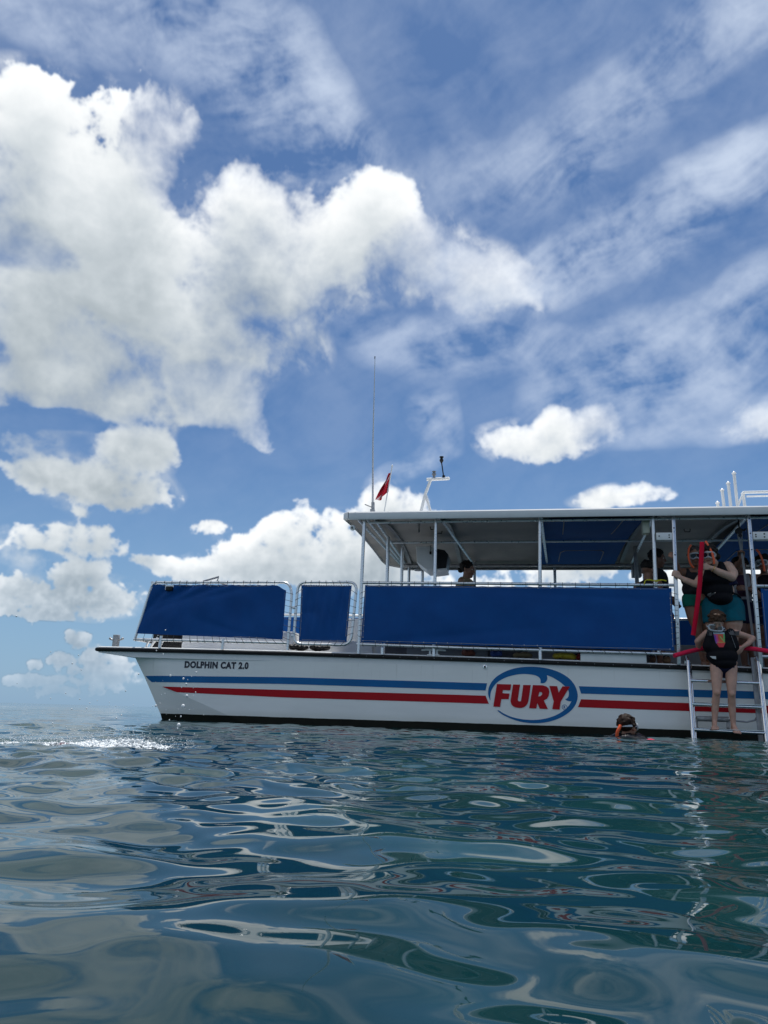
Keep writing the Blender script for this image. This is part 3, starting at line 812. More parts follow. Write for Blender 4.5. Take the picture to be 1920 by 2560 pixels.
# small gate
rail = empty('gate_frame', (0, 0, 0), 0, boat)
b = MB(); b.tube(arc_path([(1.985, 0, 2.146), (2.925, 0, 2.147), (2.862, 0, 1.190), (1.965, 0, 1.194)], .14), .022, 12, closed=True); b.build('rail_tube', M_ALU, rail)
for z in (1.32, 1.75):
    b = MB(); b.lathe([(.03, -.02), (.036, 0), (.03, .02)], (1.95, 0, z), (0, 0, 1), 10); b.build('hinge', M_ALU, rail)
c2_ = canvas((2.045, 2.105), (2.845, 2.098), (2.800, 1.235), (2.055, 1.240), 'canvas_panel', wr=.011, seed=2, folds=((.2, .5, 1.57, .012, .08), (.8, .4, 0.2, .014, .07), (.7, .85, -.6, .012, .06)))
lacing(c2_, [((2.06, 2.10), (2.83, 2.10), (2.07, 2.146), (2.80, 2.147), 6), ((2.07, 1.24), (2.79, 1.237), (2.07, 1.194), (2.75, 1.192), 6), ((2.047, 2.05), (2.055, 1.29), (1.984, 2.0), (1.968, 1.33), 6), ((2.843, 2.05), (2.80, 1.3), (2.915, 2.0), (2.871, 1.33), 6)], 2)
# long side panel
rail = empty('side_railing', (0, 0, 0), 0, boat)
b = MB(); b.tube([(2.985, 0, 2.140), (4.4, 0, 2.134), (7.60, 0, 2.110)], .022, 12); b.build('rail_tube', M_ALU, rail)
b = MB(); b.tube([(2.95, 0, 1.204), (4.6, 0, 1.172), (7.59, 0, 1.130)], .021, 12); b.build('rail_tube', M_ALU, rail)
for u in (3.35, 5.665):
    b = MB(); b.tube([(u, .0, gun(u)-.02), (u, .0, 1.16)], .026, 12); b.build('stanchion', M_ALU, rail)
c3_ = canvas((3.055, 2.103), (7.535, 2.068), (7.520, 1.178), (3.020, 1.232), 'canvas_panel', wr=.010, seed=3, folds=((.57, .5, .02, .006, .006), (.03, .4, .1, .012, .02), (.97, .4, -.05, .014, .015), (.30, .85, 1.3, .012, .06), (.75, .15, 1.7, .010, .05)))
lacing(c3_, [((3.05, 2.10), (7.52, 2.068), (3.05, 2.139), (7.52, 2.111), 24), ((3.0, 1.238), (7.52, 1.182), (3.0, 1.203), (7.56, 1.131), 24), ((7.53, 2.02), (7.522, 1.23), (7.60, 2.0), (7.575, 1.25), 9), ((3.052, 2.03), (3.03, 1.29), (3.0, 2.0), (2.99, 1.3), 8)], 3)
# beyond the boarding gap
rail = empty('stern_railing', (0, 0, 0), 0, boat)
b = MB(); b.tube([(8.66, 0, 2.10), (12, 0, 2.07)], .025, 12); b.build('rail_tube', M_ALU, rail)
b = MB(); b.tube([(8.65, 0, 1.118), (12, 0, 1.08)], .023, 12); b.build('rail_tube', M_ALU, rail)
c4_ = canvas((8.735, 2.065), (12, 2.03), (12, 1.14), (8.73, 1.175), 'canvas_panel', wr=.006, seed=4)
lacing(c4_, [((8.74, 2.06), (9.6, 2.05), (8.74, 2.1), (9.6, 2.09), 5), ((8.733, 2.02), (8.73, 1.22), (8.66, 2.0), (8.65, 1.22), 7), ((8.74, 1.18), (9.6, 1.17), (8.74, 1.115), (9.6, 1.11), 5)], 5)
# far side
rail = empty('far_railing', (0, 0, 0), 0, boat)
b = MB(); b.tube([(-.45, 3.96, 2.14), (12, 3.96, 2.10)], .025, 10); b.build('rail_tube', M_ALU, rail)
b = MB(); b.tube([(-.65, 3.96, 1.22), (12, 3.96, 1.12)], .023, 10); b.build('rail_tube', M_ALU, rail)
b = MB(); b.grid([[(u, 3.95, z) for u in np.linspace(-.4, 12, 20)] for z in (2.085, 1.6, 1.2)]); b.build('canvas_panel', M_CANVAS, boat, thick=.004)

# --- posts carrying the roof
def post(u, v, z0, z1, r_=.030, m=M_ALU, u1=None, sq=False, holes=()):
    b = MB(); u1 = u if u1 is None else u1
    if sq:
        h = r_
        vs = [(uu+dx, v+dy, z) for uu, z in ((u, z0), (u1, z1)) for dx, dy in ((-h, -h), (h, -h), (h, h), (-h, h))]
        b.add(vs, [(0, 1, 5, 4), (1, 2, 6, 5), (2, 3, 7, 6), (3, 0, 4, 7), (4, 5, 6, 7), (3, 2, 1, 0)])
        o = b.build('roof_post', m, boat, bevel=.006)
    else:
        b.tube([(u, v, z0), (u1, v, z1)], r_, 14); o = b.build('roof_post', m, boat)
    if holes:
        b = MB()
        for z in holes:
            uu = u + (u1-u)*(z-z0)/(z1-z0); b.lathe([(.001, 0), (.010, 0), (.010, .003), (.001, .003)], (uu, v-r_-.0005, z), (0, -1, 0), 10)
        b.build('bolt_holes', M_BLACK, o)['kind'] = 'stuff'
    return o
post(2.985, 0, gun(3)-.02, 3.16, .026, u1=3.004)
post(4.118, .045, gun(4.1)-.02, 3.18, .025, u1=4.125)
post(5.672, .045, gun(5.7)-.02, 3.18, .026, u1=5.706)
post(7.318, .045, 1.12, 3.18, .028, u1=7.348)
post(7.570, 0, gun(7.5)-.02, 3.18, .025, u1=7.630, sq=True, holes=(2.95, 2.55, 2.25, 1.55))
post(8.644, 0, gun(8.6)-.02, 3.18, .025, u1=8.668, sq=True, holes=(3.08, 2.86, 2.62, 2.34, 1.5))
for u, v in ((3.19, 1.2), (3.32, 2.0), (3.62, 2.6)): post(u, v, gun(u), 3.14 if v < 2.4 else 2.92, .028)
for u, v in ((4.525, 3.8), (6.095, 3.8), (7.78, 3.8), (3.2, 3.8), (9.6, 3.8)): post(u, v, gun(u), 3.25, .030)
post(7.46, 2.6, gun(7.4), 3.25, .035, m=M_DULL)
b = MB(); b.box((7.372, -.022, 2.772), (7.592, .018, 2.884)); ob = b.build('bracket_board', M_WHITE, boat, bevel=.006)
b = MB()
for u, z in ((7.55, 2.845), (7.55, 2.81), (7.41, 2.83)): b.lathe([(.001, 0), (.010, 0), (.010, .004), (.001, .004)], (u, -.0225, z), (0, -1, 0), 8)
b.build('bolt_holes', M_BLACK, ob)['kind'] = 'stuff'
b = MB(); b.box((8.70, -.022, 2.768), (9.15, .018, 2.884)); ob = b.build('bracket_board', M_WHITE, boat, bevel=.006)
b = MB()
for u, z in ((8.735, 2.84), (8.735, 2.81), (8.85, 2.85), (8.85, 2.805)): b.lathe([(.001, 0), (.011, 0), (.011, .004), (.001, .004)], (u, -.0225, z), (0, -1, 0), 8)
b.build('bolt_holes', M_BLACK, ob)['kind'] = 'stuff'

# --- hard roof, cambered, with rounded front corners
def camber(v): return .22*(1-((v-2)/2.1)**2)
def roof_rows(z_off, inset):
    rows = []
    vs = np.concatenate([np.linspace(-.1+inset, .05, 4), np.linspace(.2, 3.8, 16), np.linspace(3.9, 4.1-inset, 4)])
    for s_ in np.concatenate([np.linspace(0, .05, 6), np.linspace(.08, 1, 20)]):
        row = []
        for v in vs:
            q = abs(v-2)/2.1
            front = 2.64 + inset + .03*q**2 + (.42*max(0, (q-.80)/.20)**2.2 if v > 2 else .10*max(0, (q-.93)/.07)**2)
            u = front + s_*(12.2-front)
            row.append((u, v, z_off + camber(v)*min(1, .45+.55*min(1, (u-2.6)/.7))))
        rows.append(row)
    return rows
top_, low = roof_rows(3.245, .0), roof_rows(3.125, .0)
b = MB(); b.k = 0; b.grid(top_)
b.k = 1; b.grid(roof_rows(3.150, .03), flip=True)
b.k = 0
b.grid([[r_[0] for r_ in top_], [(r_[0][0], r_[0][1]-.012, r_[0][2]-.02) for r_ in top_], [(r_[0][0], r_[0][1]-.012, r_[0][2]-.10) for r_ in top_], [(r_[0][0], r_[0][1], r_[0][2]-.125) for r_ in top_], [(r_[0][0], r_[0][1]+.03, r_[0][2]-.120) for r_ in top_], [(r_[0][0], r_[0][1]+.03, r_[0][2]-.09) for r_ in top_]])
b.grid([[r_[-1] for r_ in top_], [(r_[-1][0], r_[-1][1]+.012, r_[-1][2]-.10) for r_ in top_], [(r_[-1][0], r_[-1][1]-.03, r_[-1][2]-.12) for r_ in top_]])
b.grid([[p for p in top_[0]], [(p[0]-.012, p[1], p[2]-.02) for p in top_[0]], [(p[0]-.012, p[1], p[2]-.10) for p in top_[0]], [(p[0]+.02, p[1], p[2]-.125) for p in top_[0]], [(p[0]+.03, p[1], p[2]-.09) for p in top_[0]]])
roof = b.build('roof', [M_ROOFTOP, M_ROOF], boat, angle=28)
def zc(v, d=.03): return 3.150 + camber(v) - d
for u0 in (3.22, 4.24, 5.80, 7.36, 8.72, 10.2):
    b = MB(); pts = [(u0 + .02*0, v, zc(v, .035)) for v in np.linspace(-.03, 4.03, 24)]
    rows = [[(u0-.035, p[1], p[2]+.04), (u0-.035, p[1], p[2]-.02), (u0+.035, p[1], p[2]-.02), (u0+.035, p[1], p[2]+.04)] for p in pts]
    b.grid(rows); b.build('roof_rib', M_DULL, roof, angle=30)
for u0, u1 in ((2.90, 3.02), (3.05, 3.07), (3.17, 3.13), (4.20, 4.50), (5.72, 5.95), (7.36, 7.55), (8.68, 8.9)):
    b = MB(); b.tube([(u0, 0, 3.150), (u1, 3.75, 3.165)], .024, 10); b.build('crossbeam', M_ALU, roof)
for v, z, r_ in ((1.8, 3.17, .020), (.05, 3.105, .018), (3.78, 3.13, .035), (3.98, 3.09, .02)):
    b = MB(); b.tube([(3.05, v, z), (12, v, z)], r_, 10); b.build('long_beam', M_ALU if v < 3 else M_DULL, roof)
b = MB(); b.lathe([(.001, 0), (.03, .003), (.045, .03), (.045, .05), (.02, .06)], (2.83, .05, 3.02), (-.3, -.9, -.1), 12); b.build('flood_light', M_WHITE, roof)
b = MB(); b.lathe([(.018, 0), (.018, .16)], (3.74, 1.0, 3.17), (0, 0, 1), 10); b.box((3.66, .96, 3.315), (3.82, 1.04, 3.33)); b.build('hanger', M_DULL, roof)
for u, v in ((3.94, 1.35), (4.01, 1.75), (8.20, 1.8)):
    b = MB(); b.tube([(u-.05, v, zc(v, 0)), (u-.04, v, zc(v, .05)), (u+.04, v, zc(v, .05)), (u+.05, v, zc(v, 0))], .008, 8); b.build('grab_hook', M_BLACK, roof)
# canvas linings hung under the roof
def lining(u0, u1, v0=.12, v1=3.7):
    b = MB(); rows = []
    for v in np.linspace(v0, v1, 26):
        t = (v-v0)/(v1-v0)
        rows.append([(u0 + (u1-u0)*s_ + .10*(t-.0)*(1-2*s_)*.6, v, zc(v, .045) - .05*math.sin(math.pi*min(1, t*1.0)) - .07*math.sin(math.pi*s_)*math.sin(math.pi*((t*2) % 1)) - .04*t) for s_ in np.linspace(0, 1, 14)])
    b.grid(rows); o = b.build('canvas_lining', M_CANVAS, roof, thick=.006, angle=60)
    def z_at(v, s_):
        t = (v-v0)/(v1-v0); return zc(v, .045) - .05*math.sin(math.pi*t) - .07*math.sin(math.pi*s_)*math.sin(math.pi*((t*2) % 1)) - .04*t - .010
    L = u1-u0; b = MB()
    for s_ in (.20, .78): b.tube([(u0+L*(s_ + (.03 if s_ < .5 else -.03)*k), .22+1.2*k, z_at(.22+1.2*k, s_)) for k in np.linspace(0, 1, 7)], .008, 6)
    b.build('piping', M_CORD, o)['kind'] = 'stuff'; b = MB()
    b.tube([(u0+L*.25, 3.45, z_at(3.45, .25)), (u0+L*.25, 2.75, z_at(2.75, .25)), (u0+L*.30, 2.6, z_at(2.6, .3)), (u0+L*.5, 2.55, z_at(2.55, .5)), (u0+L*.72, 2.6, z_at(2.6, .72)), (u0+L*.76, 2.75, z_at(2.75, .76)), (u0+L*.76, 3.45, z_at(3.45, .76))], .008, 6)
    b.build('piping', M_CORD, o)
lining(5.775, 7.29); lining(8.80, 10.4)
# cabinet with a screen, boxes hung at the roof
b = MB(); b.prism([(3.60, 3.09), (3.90, 3.09), (3.915, 2.67), (3.80, 2.665), (3.62, 2.80)], 1.75, 2.35)
cab = b.build('screen_cabinet', M_WHITE, roof, smooth=False, bevel=.008)
b = MB(); b.prism([(3.905, 3.07), (4.10, 3.03), (4.17, 2.95), (4.13, 2.70), (3.925, 2.66)], 1.80, 2.30); b.build('monitor', M_BLACK, cab, smooth=False, bevel=.01)
b = MB(); b.prism([(3.90, 2.675), (4.14, 2.70), (4.14, 2.675), (3.91, 2.645)], 1.76, 2.34); b.build('monitor_shelf', M_WHITE, cab)
b = MB(); b.tube([(3.86, 1.74, 3.10), (3.86, 1.73, 3.02), (3.862, 1.73, 2.99)], .006, 6); b.box((3.845, 1.715, 2.94), (3.88, 1.745, 2.99)); b.build('switch', M_BLACK, cab)
b = MB(); b.box((7.215, .14, 2.915), (7.315, .30, 3.13)); b.build('speaker', mat('cream_plastic', (.62, .62, .50), .5, var=.08), roof, bevel=.018)
b = MB(); b.box((7.51, 3.40, 2.84), (7.68, 3.60, 3.07)); b.build('junction_box', M_GREYP, roof, bevel=.015)
b = MB(); b.lathe([(.001, 0), (.07, .0), (.075, .02), (.03, .045), (.02, .08)], (3.55, 2.5, 2.79), (0, 0, 1), 14); b.build('dome_lamp', M_DULL, roof)

# --- on the roof
b = MB(); b.tube([(3.035, .5, 3.40), (3.03, .5, 3.62), (3.0, .5, 4.6), (2.985, .5, 6.16)], [.020, .017, .012, .005], 10)
ant = b.build('antenna', mat('antenna_white', (.62, .62, .62), .4), boat)
b = MB(); b.box((3.0, .46, 3.36), (3.07, .54, 3.44)); b.tube([(2.9, .5, 3.53), (3.04, .5, 3.47)], .010, 8); b.tube([(3.04, .5, 3.44), (3.035, .5, 3.56)], .028, 10); b.build('antenna_mount', M_DULL, ant)
b = MB(); b.box((2.975, .496, 6.14), (2.99, .504, 6.19)); b.build('antenna_tip', M_BLACK, ant)
mast = empty('light_mast', (0, 0, 0), 0, boat)
b = MB()
b.tube([(3.745, 1.0, 3.42), (3.84, 1.0, 3.83), (3.935, 1.0, 4.10)], .026, 10); b.build('mast_leg', M_WHITE, mast)
b = MB(); b.tube([(3.965, 1.0, 3.42), (3.845, 1.0, 3.82)], .024, 10); b.build('mast_leg', M_WHITE, mast)
b = MB(); b.tube([(3.86, 1.0, 4.09), (4.23, 1.0, 4.10)], .028, 10); b.ball((4.23, 1.0, 4.10), .028); b.build('mast_arm', M_WHITE, mast)
b = MB(); b.lathe([(.02, 0), (.02, .05), (.036, .055), (.036, .085), (.018, .09), (.018, .105), (.034, .11), (.034, .125), (.001, .13)], (3.985, 1.0, 4.11), (0, 0, 1), 12); b.build('navigation_lamp', M_GREYP, mast)
b = MB(); b.tube([(4.152, 1.0, 4.11), (4.11, 1.0, 4.40)], .010, 8); b.lathe([(.026, 0), (.026, .04), (.001, .05)], (4.15, 1.0, 4.115), (0, 0, 1), 10); b.lathe([(.012, 0), (.028, .03), (.034, .035), (.034, .06), (.024, .065), (.024, .095), (.036, .10), (.036, .115), (.001, .12)], (4.11, 1.0, 4.38), (0, 0, 1), 12); b.build('navigation_lamp', M_BLACK, mast)
for u, z in ((8.515, 3.62), (8.60, 3.83), (8.70, 3.945), (8.80, 4.11), (8.91, 3.77)):
    b = MB(); b.tube([(u+.012, 1.0, 3.36), (u, 1.0, z-.03)], .024, 12); o = b.build('rod_holder', M_WHITE, boat)
    b = MB(); b.lathe([(.029, -.01), (.034, 0), (.034, .012), (.012, .03), (.001, .045)], (u, 1.0, z-.03), (0, 0, 1), 12); b.build('end_cap', mat('cap_white', (.85, .85, .85), .3) if 'cap_white' not in bpy.data.materials else bpy.data.materials['cap_white'], o)
rr = empty('roof_rail', (0, 0, 0), 0, boat)
b = MB(); b.tube([(8.72, .9, 3.36), (8.885, .9, 3.735), (11.5, .9, 3.76)], .022, 10); b.build('rail_tube', M_WHITE, rr)
b = MB(); b.tube([(8.95, .98, 3.69), (11.5, .98, 3.715)], .014, 8); b.build('rail_tube', M_WHITE, rr)

# --- interior seen through the gaps
b = MB(); b.box((-.02, .38, gun(0)), (1.86, .75, 1.42)); b.box((1.86, .55, gun(2)), (3.1, .9, 1.30)); lock = b.build('storage_locker', M_WHITE, boat, bevel=.02)
b = MB(); b.box((-.62, .55, gun(0)), (-.03, 1.1, 1.40)); b.build('anchor_winch', M_BLACK, boat, bevel=.03)
b = MB(); b.tube([(-.52, .3, 1.11), (-.47, .3, 1.2), (-.40, .3, 1.29)], .020, 8); b.tube([(-.36, .3, 1.11), (-.30, .3, 1.24)], .014, 8); b.build('winch_strut', M_ALU, boat)
b = MB(); b.box((2.0, 1.3, gun(2)), (2.9, 2.6, 1.75)); b.box((3.3, .9, gun(3)), (3.75, 1.7, 1.75)); b.build('console', M_WHITE, boat, bevel=.03)
b = MB(); b.box((1.60, 1.9, 1.6), (2.25, 2.2, 1.83)); b.build('console_cover', M_CANVAS, boat, bevel=.03)
b = MB(); b.box((6.235, .035, gun(7)-.02), (7.145, .060, 1.125)); b.build('kick_board', M_WHITE, boat, bevel=.005)
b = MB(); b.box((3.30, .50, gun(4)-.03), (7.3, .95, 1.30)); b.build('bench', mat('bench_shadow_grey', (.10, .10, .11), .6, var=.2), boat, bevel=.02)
b = MB(); b.box((3.66, .40, gun(4)-.03), (4.9, .52, 1.32)); b.box((5.4, .42, gun(5)-.03), (5.9, .52, 1.30)); b.build('bench_end', M_GREYP, boat, bevel=.02)
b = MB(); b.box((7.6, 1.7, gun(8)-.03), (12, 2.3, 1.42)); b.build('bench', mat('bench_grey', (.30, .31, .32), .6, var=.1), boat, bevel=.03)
# bracket above the bow rail, lamp let into the canvas
b = MB(); b.tube([(.21, .5, 2.14), (.21, .5, 2.245), (.47, .5, 2.32), (.45, .5, 2.24), (.62, .5, 2.18)], .018, 8); b.tube([(.23, .5, 2.18), (.45, .5, 2.25)], .010, 8); b.build('anchor_fluke', M_DULL, boat)
b = MB(); b.box((-.19, -.045, 2.0), (-.075, .03, 2.075)); lamp = b.build('side_lamp', M_BLACK, boat, bevel=.012)
b = MB(); b.box((-.205, -.02, 2.06), (-.065, .03, 2.10)); b.tube([(-.2, -.01, 2.12), (-.2, -.01, 2.02)], .008, 8); b.build('lamp_bracket', M_ALU, lamp)

# yellow tie on the top rail
b = MB(); b.tube([(7.16, -.03, 2.115), (7.17, -.036, 2.16), (7.20, -.02, 2.185), (7.30, -.04, 2.170), (7.42, -.03, 2.180), (7.47, -.03, 2.165)], .009, 6); b.tube([(7.23, -.03, 2.19), (7.33, -.042, 2.155), (7.40, -.03, 2.185)], .008, 6)
tie = b.build('rope', mat('yellow_rope', (.55, .48, .02), .7), None)
tie.location = BOAT_LOC; tie.rotation_euler = (0, 0, BOAT_ROT)
tag(tie, 'yellow rope end tied around the top rail beside a post', 'rope')

# ------------------------------------------------------------------ people
def skin(name, col):
    m = mat(name, col, .5, var=.14, vscale=9, bump=(60, .08)); b = m.node_tree.nodes['Principled BSDF']
    b.inputs['Subsurface Weight'].default_value = .12; b.inputs['Subsurface Radius'].default_value = (1, .35, .2); b.inputs['Subsurface Scale'].default_value = .012
    return m
SK_KID = skin('skin_fair', (.52, .30, .225)); SK_W = skin('skin_light', (.56, .35, .26)); SK_T = skin('skin_tanned', (.30, .150, .095)); SK_D = skin('skin_brown', (.20, .10, .065))
M_VEST = mat('black_neoprene', (.006, .006, .009), .7, spec=.15, var=.4, vscale=12, bump=(40, .25))
M_VESTG = mat('grey_mesh_fabric', (.10, .10, .105), .75, var=.2, vscale=14)
M_VESTD = mat('charcoal_vest', (.026, .026, .032), .75, spec=.2, var=.3, vscale=10, bump=(40, .2))
M_TEAL = mat('teal_fabric', (.003, .100, .140), .8, spec=.2, var=.2, vscale=10, bump=(30, .25))
M_GREEN = mat('green_fabric', (.006, .175, .125), .8, spec=.2, var=.2, vscale=10, bump=(30, .25))
M_NAVY = mat('navy_fabric', (.008, .010, .040), .75, spec=.2, var=.3, vscale=10)
M_TAN = mat('tan_fabric', (.34, .25, .15), .8, var=.35, vscale=16)
M_PURPLE = mat('plum_fabric', (.050, .022, .045), .85, spec=.2, var=.3, vscale=12)
M_HAIRB = mat('brown_hair', (.062, .030, .015), .65, spec=.25, var=.55, vscale=45)
M_HAIRD = mat('dark_hair', (.012, .009, .007), .6, spec=.25, var=.5, vscale=45)
M_HAIRW = mat('wet_hair', (.020, .010, .007), .6, spec=.15, var=.5, vscale=40)
M_HAIRG = mat('cropped_grey_hair', (.06, .05, .045), .6, var=.4, vscale=60)
M_ORANGE = mat('orange_plastic', (.80, .115, .030), .35, var=.06, vscale=10)
M_CLEAR = mat('clear_silicone', (.48, .52, .56), .15, var=.1)
M_LENS = mat('mask_glass', (.02, .03, .04), .04)
M_EYEW = mat('eye_white', (.6, .58, .55), .25); M_LIP = mat('lips', (.28, .10, .08), .45)
M_RED = mat('red_foam', (.60, .006, .036), .8, spec=.2, var=.12, vscale=12, bump=(90, .35, 3))
M_PINK = mat('pink_foam', (.78, .022, .080), .8, spec=.2, var=.10, vscale=12, bump=(90, .35, 3))

def V(*a): return Vector(a)
def basis(fwd, up):
    y = Vector(fwd).normalized(); x = y.cross(Vector(up)).normalized(); z = x.cross(y)
    return x, y, z
class Fig:
    """Collects tapered limbs in boat axes, then grows ONE continuous skin over them."""
    def __init__(s, base): s.base = Vector(base); s.b = MB()
    def ball(s, c, r, ax=None):
        c = Vector(c) - s.base
        if not isinstance(r, (tuple, list)): r = (r, r, r)
        X, Y, Z_ = ax or (V(1,0,0), V(0,1,0), V(0,0,1)); rows = []
        for i in range(11):
            p = math.pi*i/10; q = max(math.sin(p), .02)
            rows.append([c + X*(r[0]*q*math.cos(2*math.pi*k/16)) + Y*(r[1]*q*math.sin(2*math.pi*k/16)) - Z_*(r[2]*math.cos(p)) for k in range(16)])
        s.b.grid(rows, close=True)
        n = len(s.b.v)
        s.b.f += [tuple(range(n-176, n-160))[::-1], tuple(range(n-16, n))]; s.b.mi += [s.b.k]*2
    def limb(s, p0, r0, p1, r1, flat=None):
        p0, p1 = Vector(p0)-s.base, Vector(p1)-s.base; d = p1-p0; L = d.length
        if L < 1e-5: return
        d /= L; a = V(0,0,1) if abs(d.z) < .9 else V(1,0,0); x = d.cross(a).normalized(); y = d.cross(x); rows = []
        sx, sy = 1, 1
        if flat: n_ = Vector(flat[0]); n_ = (n_-d*n_.dot(d)).normalized(); y = n_; x = d.cross(n_); sy = flat[1]
        for ang in (-85, -55, -25, 0): rows.append((p0 + d*(r0*math.sin(R(ang))), r0*math.cos(R(ang))))
        for f in (.33, .66): rows.append((p0 + d*(L*f), r0+(r1-r0)*f))
        for ang in (0, 25, 55, 85): rows.append((p1 + d*(r1*math.sin(R(ang))), r1*math.cos(R(ang))))
        s.b.grid([[c + (x*math.cos(2*math.pi*k/12) + y*(sy*math.sin(2*math.pi*k/12)))*r_ for k in range(12)] for c, r_ in rows], close=True)
        n = len(s.b.v); s.b.f += [tuple(range(n-120, n-108))[::-1], tuple(range(n-12, n))]; s.b.mi += [s.b.k]*2
    def chain(s, *pr):
        for (a, ra), (b_, rb) in zip(pr, pr[1:]): s.limb(a, ra, b_, rb)
    def hand(s, wrist, fwd, palm, thumb, curl=35, size=1.0, spread=6):
        f = Vector(fwd).normalized(); n = Vector(palm); n = (n-f*n.dot(f)).normalized(); sd = Vector(thumb); sd = (sd - f*sd.dot(f) - n*sd.dot(n)).normalized(); w = Vector(wrist)
        z = size
        for i, (l1, l2, l3) in enumerate(((.040, .026, .020), (.045, .030, .021), (.041, .028, .020), (.032, .020, .018))):
            k = (1.5-i)*.0215*z
            kn = w + f*((.088-.004*abs(i-1))*z) + sd*k
            s.limb(w + f*(.012*z) + sd*(k*.6), .015*z, kn, .0125*z)
            p, d, c = kn, (f + sd*(math.tan(R(spread))*(1.5-i)*.5)).normalized(), curl
            for L, r0, r1 in ((l1, .0105, .0095), (l2, .0095, .0088), (l3, .0088, .0075)):
                d = (d*math.cos(R(c)) + n*math.sin(R(c))).normalized(); c = curl*.9
                q = p + d*(L*z); s.limb(p, r0*z, q, r1*z); p = q
                n2 = (n - d*n.dot(d)); n = n2.normalized() if n2.length > .05 else n
            n = Vector(palm); n = (n-f*n.dot(f)).normalized()
        t0 = w + f*(.022*z) + sd*(.018*z); t1 = t0 + f*(.030*z) + sd*(.026*z) + n*(.010*z); t2 = t1 + f*(.030*z) + sd*(.006*z) + n*(.014*z*(1+curl/40)); t3 = t2 + f*(.018*z) + n*(.014*z*(1+curl/40)) - sd*.004*z
        s.chain((t0, .015*z), (t1, .013*z), (t2, .011*z), (t3, .009*z))
    def head(s, c, fwd, up, z=1.0, ears=True):
        X, Y, Z_ = basis(fwd, up); c = Vector(c); P = lambda x, y, w: c + X*(x*z) + Y*(y*z) + Z_*(w*z)
        ax = (X, Y, Z_)
        s.ball(P(0, -.012, .035), (.077*z, .097*z, .088*z), ax); s.ball(P(0, .020, -.030), (.066*z, .070*z, .085*z), ax); s.ball(P(0, .052, -.098), (.034*z, .034*z, .026*z), ax)
        s.limb(P(-.034, .080, .020), .017*z, P(.034, .080, .020), .017*z)                    # brow
        s.limb(P(0, .086, .008), .010*z, P(0, .106, -.034), .014*z)                          # nose
        s.limb(P(-.018, .080, -.066), .012*z, P(.018, .080, -.066), .012*z)                  # mouth
        for sg in (-1, 1):
            s.ball(P(sg*.038, .066, -.036), .024*z)
            if ears:
                s.ball(P(sg*.079, -.008, -.012), (.011*z, .019*z, .030*z), ax); s.ball(P(sg*.086, -.014, .002), (.008*z, .012*z, .018*z), ax)
        return P, ax
    def grow(s, name, m, parent, voxel=.009, sm=5, fac=.5, cut=None, noise=0):
        o = s.b.build(name, m, parent, smooth=False)
        r_ = o.modifiers.new('r', 'REMESH'); r_.mode = 'VOXEL'; r_.voxel_size = voxel
        k = o.modifiers.new('s', 'SMOOTH'); k.iterations = sm; k.factor = fac
        bpy.context.view_layer.update()
        dg = bpy.context.evaluated_depsgraph_get()
        me = bpy.data.meshes.new_from_object(o.evaluated_get(dg)); o.modifiers.clear(); old = o.data; o.data = me; bpy.data.meshes.remove(old); me.name = name
        if cut:
            bm = bmesh.new(); bm.from_mesh(me)
            for co, no in cut:
                bmesh.ops.bisect_plane(bm, geom=bm.verts[:]+bm.edges[:]+bm.faces[:], plane_co=Vector(co)-s.base, plane_no=Vector(no), clear_outer=True)
            bm.to_mesh(me); bm.free()
        if not len(me.materials): me.materials.append(m)
        me.shade_smooth()
        return o
def fig_root(label, cat, base, name='person', group=None):
    o = empty(name, on_boat(*base), BOAT_ROT); tag(o, label, cat, group); return o
def face_bits(P, ax, z, parent, base, eyes=True, lips=True):
    if eyes:
        for sg in (-1, 1):
            f = Fig(base); f.ball(P(sg*.033, .083, -.002), (.013*z, .010*z, .009*z), ax); e = f.b.build('eye', M_EYEW, parent)
            f = Fig(base); f.ball(P(sg*.033, .0915, -.002), (.0062*z, .003*z, .0062*z), ax); f.b.build('iris', M_BLACK, e)
    if lips:
        f = Fig(base); f.limb(P(-.020, .0895, -.066), .006*z, P(0, .094, -.063), .008*z); f.limb(P(0, .094, -.063), .008*z, P(.020, .0895, -.066), .006*z); f.b.build('lips', M_LIP, parent)
def dive_mask(P, z, parent, base, down=0.0, strap=True):
    """Clear skirted mask in front of the eyes with its strap round the head"""
    q = lambda x, y, w: P(x, y, w-down) - Vector(base)
    b = MB(); loop = []
    for k in range(28):
        a = 2*math.pi*k/28; x = .076*math.copysign(abs(math.cos(a))**.6, math.cos(a)); w = .036*math.copysign(abs(math.sin(a))**.7, math.sin(a))
        if math.sin(a) < 0 and abs(x) < .03: w += .022*(1-abs(x)/.03)
        loop.append(q(x, .112-.010*abs(x)/.076-.35*x*x/.076, w+.004))
    b.tube(loop, .0095*z, 8, closed=True)
    o = b.build('mask', M_CLEAR, parent)
    b = MB()
    for sg in (-1, 1):
        pts = [q(sg*(.036+.030*math.cos(2*math.pi*k/18)), .110-.35*(.036+.030*math.cos(2*math.pi*k/18))**2/.076, .006+.027*math.sin(2*math.pi*k/18)) for k in range(18)]
        b.add(pts, [tuple(range(18))])
    b.build('lens', M_LENS, o, thick=.003)
    b = MB(); rows = []
    for k in range(29):
        a = R(-20 + 220*k/28); rows.append([q(.083*math.cos(a)*1.02, -.012-.105*math.sin(a)+.03*(a < .1), .012+dz) for dz in (-.010, .010)])
    if strap: b.grid(rows); b.build('strap', M_CLEAR, o, thick=.003)
    return o
